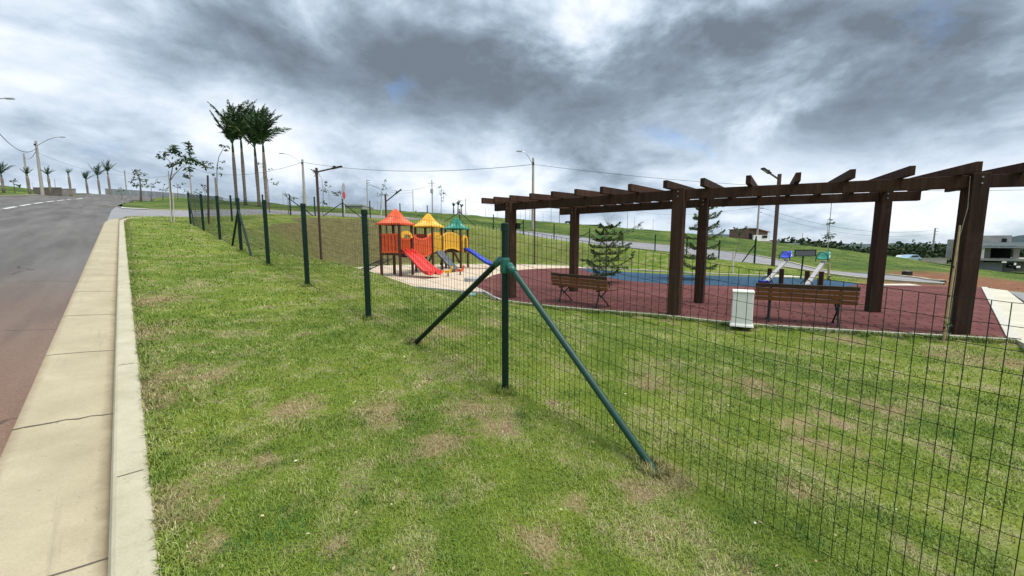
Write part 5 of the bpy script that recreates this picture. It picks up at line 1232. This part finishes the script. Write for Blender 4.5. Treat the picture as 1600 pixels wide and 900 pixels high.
for u, v, w_, h__ in [(1569, 409.5, 7, 2), (1586, 412.5, 3.2, 3.4), (1591, 417, 6, 3)]:
    c_ = pt(u, v, 57.5); MB().box(c_, (w_*57.5/F_PX, .05, h__*57.5/F_PX)).build('notice_board', M_whitep, label={1569: 'white strip board hanging above the dark pickup roof', 1586: 'small square white board beside the dark pickup', 1591: 'white board low in front of the dark pickup'}[u], cat='board')

# ---------------------------------------------------------------- wood, distant hills
def crowns(name, specs, m, size, per, seed, **k):
    r = np.random.default_rng(seed); VV = []; 
    for (cx, cy, cz, rad, hh) in specs:
        n = int(per*max(.5, rad/6)); d = r.normal(size=(n, 3)); d /= np.linalg.norm(d, axis=1)[:, None]; rr = r.uniform(.55, 1.05, (n, 1))**.5
        lump = 1+.18*np.sin(d[:, :1]*5+cx)+.15*np.cos(d[:, 1:2]*6+cy)
        c_ = np.array([cx, cy, cz])+d*rr*lump*np.array([rad, rad, hh]); a = r.normal(size=(n, 3)); a /= np.linalg.norm(a, axis=1)[:, None]; b_ = np.cross(a, r.normal(size=(n, 3))); b_ /= np.linalg.norm(b_, axis=1)[:, None]
        s_ = size*r.uniform(.5, 1.3, (n, 1)); VV.append(np.stack([c_-a*s_, c_+b_*s_*.7, c_+a*s_, c_-b_*s_*.7], 1).reshape(-1, 3))
    V_ = np.concatenate(VV); return bigmesh(name, V_, np.arange(len(V_)).reshape(-1, 4), m, **k)
WT = ([1040, 1062, 1085, 1120, 1160, 1205, 1225, 1245, 1262, 1290, 1315, 1330, 1345, 1380, 1420, 1460, 1500, 1560, 1600, 1700], [367, 366, 368, 372, 377, 378, 375, 373, 372, 377, 378, 383, 384, 383, 380, 380, 382, 384, 384, 380])
specs = []; rr = np.random.default_rng(4)
for u in np.arange(1196, 1720, 4.2):
    for lay in range(3):
        y = 105+lay*16+rr.uniform(-5, 5); vt = float(np.interp(u, *WT))+rr.uniform(-1.5, 3.5)+(2-lay)*4.5; uu = u+rr.uniform(-3, 3); vt += 0
        t_ = pt(uu, vt, y); rad = rr.uniform(2.6, 4.6); hh = rr.uniform(3.5, 5.5); specs.append((t_.x, t_.y, t_.z-hh, rad, hh))
for (u, v, r0) in [(1069, 367.5, 2.0), (1064, 368, 1.4), (1080, 369, 1.5)]:
    t_ = pt(u, v, 95); specs.append((t_.x, t_.y, t_.z-r0, r0*.9, r0))
crowns('woodland', specs, M_wood, .62, 150, 9, label='dark green wood lining the far side of the meadow', cat='wood', kind='stuff')
def ridge(name, us, vt, y, m, depth=120, dz=0.):
    rows = []
    fine = np.linspace(us[0], us[-1], 160); vv = np.interp(fine, us, vt)
    top = [pt(u, v+.35*math.sin(u*.21)+.25*math.sin(u*.57+2), y) for u, v in zip(fine, vv)]
    rows.append([(q.x*.8, q.y*.8, EYE-60) for q in top]); rows.append([(q.x*.93, q.y*.93, (q.z-EYE)*.5+EYE-12) for q in top]); rows.append([tuple(q) for q in top]); rows.append([(q.x*1.15, q.y*1.15, q.z-40) for q in top])
    return MB().grid(rows).build(name, m, kind='structure', smooth=True)
M_hill1 = mat('haze_tinted_forested_hill', (.030, .050, .052), .95, color2=(.016, .030, .034), vscale=.02, detail=10)  # forest green pushed to blue: distance haze put into the colour
M_hill2 = mat('far_haze_tinted_forested_hill', (.05, .075, .07), .95, color2=(.035, .055, .05), vscale=.004)  # washed-out green, the haze of distance mixed into the base colour
ridge('hills', [1548, 1562, 1575, 1590, 1620, 1700, 1900, 2200], [392, 378, 372, 368, 364, 352, 350, 360], 420, M_hill1)
ridge('hills', [880, 1000, 1080, 1110, 1150, 1170, 1230, 1290, 1340, 1400, 1470, 1540, 1700, 2100], [372, 369, 366, 365.5, 366.5, 371, 377, 379, 381, 380, 381, 378, 372, 375], 2600, M_hill2)
ridge('hills', [-900, -300, 0, 300, 600, 800, 900], [372, 368, 366, 366, 368, 371, 374], 2700, M_hill2)
# last sheet of land out to the horizon
MB().grid([[(x, y, -40.) for x in (-8000, 0, 8000)] for y in (-3000, 2000, 8500)]).build('ground', M_hill2, kind='structure')

# ---------------------------------------------------------------- grass
def patch_keep(s, t):
    ok = ~inside(s, t, PLAZA) | (seg_dist(s, t, PLAZA) < .0)
    return ok
def blades(n, rmin, rmax, L_, w_, seed, name_extra=None):
    r = np.random.default_rng(seed)
    th = r.uniform(R(-53), R(54), n); rad = np.sqrt(r.uniform(rmin**2, rmax**2, n)); x, y = np.sin(th)*rad, np.cos(th)*rad
    s, t = -SA*x+CA*y, CA*x+SA*y
    hx, hy = st2xy(0, 0)
    ok = (t > .0) & patch_keep(s, t) & ~inside(s, t, R2_POLY)
    # clear of the flat slabs that are drawn exactly
    for poly in (red_poly, sand_poly, blue_poly): ok &= ~inside(x, y, poly)
    ok &= ~((x > 7.2) & inside(x, y, [tuple(gp(*q).xy) for q in [(1587, 531.5), (1540.5, 450.3), (1574, 454.5), (1600, 475), (1640, 505), (1760, 560), (1800, 640)]]))
    ok &= ~((s < 1.6+.5*np.sin(t*3)) & (t > 21.4)) | (r.uniform(0, 1, n) < .03)
    ok &= ~((s > 23.5) & (t > 3.5) & (t < 20) & (r.uniform(0, 1, n) < .75))
    cl = .5+.5*np.sin(x*2.1+1.3*np.sin(y*1.7))*np.cos(y*2.4+1.1*np.sin(x*1.9)); cl2 = .5+.5*np.sin(x*9.+2*np.sin(y*7))*np.cos(y*8+2*np.sin(x*6))
    ok &= r.uniform(0, 1, n) < .45+.4*cl+.25*cl2
    wd = np.full(n, 9.)
    for x_, y_, r_ in WORN: wd = np.minimum(wd, np.hypot(x-x_, y-y_)/(r_*1.6))
    ok &= (wd+.9*(cl2-.5)+.5*(cl-.5)+r.normal(0, .3, n) > .7) | (r.uniform(0, 1, n) < .55)
    x, y, s, t = x[ok], y[ok], s[ok], t[ok]; cl, cl2 = cl[ok], cl2[ok]; n = len(x); z = H_st(s, t)-.004
    az = r.uniform(0, 2*np.pi, n); tilt = r.uniform(.35, 1.35, n); Ln = L_*r.uniform(.45, 1.25, n)*(.7+.45*cl2); W_ = w_*r.uniform(.7, 1.25, n)
    dx, dy = np.cos(az), np.sin(az); sx, sy = -dy, dx
    B = np.stack([x, y, z], 1)
    m1 = B+np.stack([dx*Ln*.42*np.sin(tilt*.7), dy*Ln*.42*np.sin(tilt*.7), Ln*.48*np.cos(tilt*.7)], 1)
    m2 = m1+np.stack([dx*Ln*.55*np.sin(tilt*1.15), dy*Ln*.55*np.sin(tilt*1.15), Ln*.5*np.cos(np.minimum(tilt*1.15, 1.7))], 1)
    sv = np.stack([sx*W_/2, sy*W_/2, np.zeros(n)], 1)
    V_ = np.stack([B-sv, B+sv, m1+sv*.9, m1-sv*.9, m2], 1).reshape(-1, 3)
    i = np.arange(n)*5
    F = np.concatenate([np.stack([i, i+1, i+2], 1), np.stack([i, i+2, i+3], 1), np.stack([i+3, i+2, i+4], 1)])
    return V_, F
parts = [blades(170000, 1.2, 3.2, .038, .0032, 1), blades(230000, 3.0, 6.5, .040, .0046, 2), blades(190000, 6.2, 13, .044, .008, 3), blades(120000, 12.5, 32, .06, .018, 4)]
def tufts(pts, n, rad_, L_, w_, seed, up=.6):
    r = np.random.default_rng(seed); P_ = np.array(pts)[r.integers(0, len(pts), n)]; th = r.uniform(0, 2*np.pi, n); q = rad_*np.sqrt(r.uniform(.15, 1, n))
    x, y = P_[:, 0]+np.cos(th)*q, P_[:, 1]+np.sin(th)*q; s, t = -SA*x+CA*y, CA*x+SA*y; k_ = t > -.01; x, y, s, t, th = x[k_], y[k_], s[k_], t[k_], th[k_]; n = len(x); z = H_st(s, t)-.004
    az = r.uniform(0, 2*np.pi, n); tilt = r.uniform(.1, up, n); Ln = L_*r.uniform(.5, 1.2, n); dx, dy = np.cos(az), np.sin(az); W_ = w_*r.uniform(.7, 1.2, n); B = np.stack([x, y, z], 1)
    m1 = B+np.stack([dx*Ln*.5*np.sin(tilt), dy*Ln*.5*np.sin(tilt), Ln*.5*np.cos(tilt)], 1); m2 = m1+np.stack([dx*Ln*.5*np.sin(tilt*2.2), dy*Ln*.5*np.sin(tilt*2.2), Ln*.45*np.cos(tilt*2.2)], 1)
    sv = np.stack([-dy*W_/2, dx*W_/2, np.zeros(n)], 1); V_ = np.stack([B-sv, B+sv, m1+sv*.9, m1-sv*.9, m2], 1).reshape(-1, 3); i = np.arange(n)*5
    return V_, np.concatenate([np.stack([i, i+1, i+2], 1), np.stack([i, i+2, i+3], 1), np.stack([i+3, i+2, i+4], 1)])
parts.append(tufts([st2xy(s_, FT) for s_ in post_s[1:6]]+[st2xy(1.13, FT), st2xy(4.18, FT)], 2600, .11, .075, .0055, 21))
rk = np.random.default_rng(3); parts.append(tufts([st2xy(s_, .015) for s_ in 1.+25*rk.uniform(0, 1, 420)**1.6], 16000, .06, .055, .005, 22, .9))
parts.append(tufts([tuple(Vector(c_).xy) for c_ in (pc, near_c[2], near_c[1])]+[(a_[0]*(1-k_)+b_[0]*k_, a_[1]*(1-k_)+b_[1]*k_) for a_, b_ in zip(red_near[3:-1], red_near[4:]) for k_ in np.linspace(0, 1, 14)], 14000, .13, .075, .009, 23, .8))
Vs, Fs, o_ = [], [], 0
for V_, F_ in parts: Vs.append(V_); Fs.append(F_+o_); o_ += len(V_)
bigmesh('lawn_grass', np.concatenate(Vs), np.concatenate(Fs), M_blade, label='short patchy lawn grass covering verge and park', cat='grass', kind='stuff')
# rough meadow tufts on the hill
r = np.random.default_rng(8); n = 90000; u = r.uniform(-60, 1700, n); yy = 34+r.uniform(0, 1, n)**.8*66; x = (u-800)/620*yy*1.0; s, t = -SA*x+CA*yy, CA*x+SA*yy
ok = (((s > 44) & (t > 16)) | ((t > 34) & (s > 0)) | (t > 38)) & ~inside(s, t, R2_POLY) & (t > 1.2+shift(s)); x, yy, s, t = x[ok], yy[ok], s[ok], t[ok]; n = len(x); z = H_st(s, t)
hgt = r.uniform(.02, .10, n)*(.6+.6*(.5+.5*np.sin(x*.35)*np.cos(yy*.3))); az = r.uniform(0, np.pi, n); w_ = r.uniform(.015, .04, n); ln = r.normal(0, .1, (n, 2))
Bm = np.stack([x, yy, z-.03], 1); sv = np.stack([np.cos(az)*w_, np.sin(az)*w_, np.zeros(n)], 1); top = Bm+np.stack([ln[:, 0], ln[:, 1], hgt], 1)
V_ = np.stack([Bm-sv, Bm+sv, top+sv*.4, top-sv*.2], 1).reshape(-1, 3)
bigmesh('meadow_grass', V_, np.arange(n*4).reshape(-1, 4), M_meadow, label='rough lush meadow grass on the hill beyond the upper road', cat='grass', kind='stuff')

# grit along the gutter and on the road edge, dry leaves and clippings on the lawn
r = np.random.default_rng(77)
def pebbles(n, sfun, tfun, zfun, size):
    s, t = sfun(n), tfun(n); x, y = st2xy(s, t); z = zfun(s, t); q = size*r.uniform(.35, 1., n)**1.5
    base = np.array([[1, 0, 0], [0, 1, 0], [-1, 0, 0], [0, -1, 0], [0, 0, .9]]); V_ = np.stack([x, y, z], 1)[:, None]+base[None]*q[:, None, None]*r.uniform(.6, 1.2, (n, 5, 1))
    i = np.arange(n)*5; return V_.reshape(-1, 3), np.concatenate([np.stack([i+a, i+(a+1) % 4, i+4], 1) for a in range(4)])
sf = lambda n: .8+13*r.uniform(0, 1, n)**1.7
ga = pebbles(1500, sf, lambda n: -.185-np.abs(r.normal(0, .02, n)), lambda s, t: .1*s-.097, .0045)
gb = pebbles(1800, sf, lambda n: -.66-np.abs(r.normal(0, .10, n)), lambda s, t: .1*s-.062, .006)
gc_ = pebbles(260, sf, lambda n: r.uniform(-.64, -.2, n), lambda s, t: .1*s-np.interp(-t, [.165, .2, .4, .6, .655], [.098, .092, .072, .058, .062]), .004)
nb = NB('grit', .95, .1); nb.color(nb.ramp(nb.geo.outputs['Random Per Island'], [(0, (.09, .055, .035)), (.5, (.20, .12, .075)), (1, (.33, .28, .21))]))
Vs = [ga[0], gb[0], gc_[0]]; Fs = [ga[1], gb[1]+len(ga[0]), gc_[1]+len(ga[0])+len(gb[0])]
bigmesh('grit', np.concatenate(Vs), np.concatenate(Fs), nb.m, label='reddish grit lying along both sides of the concrete gutter', cat='grit', kind='stuff')
lm = MB(); random.seed(12)
for _ in range(240):
    th = random.uniform(R(-40), R(50)); q = random.uniform(1.6, 11)**1.0; x, y = math.sin(th)*q, math.cos(th)*q; s_, t_ = xy2st(x, y)
    if t_ < .1 or inside(np.array([s_]), np.array([t_]), PLAZA)[0]: continue
    lm.leaf((x, y, H(x, y)+random.uniform(.012, .03)), (random.uniform(-1, 1), random.uniform(-1, 1), random.uniform(-.1, .3)), (random.uniform(-.5, .5), random.uniform(-.5, .5), 1), random.uniform(.015, .045), random.uniform(.006, .016))
nb = NB('dry_leaf', .8, .2); nb.color(nb.ramp(nb.geo.outputs['Random Per Island'], [(0, (.22, .12, .06)), (.5, (.42, .33, .19)), (1, (.62, .58, .48))]))
lm.build('leaf_litter', nb.m, label='dry leaves and clippings scattered over the lawn', cat='leaf litter', kind='stuff')
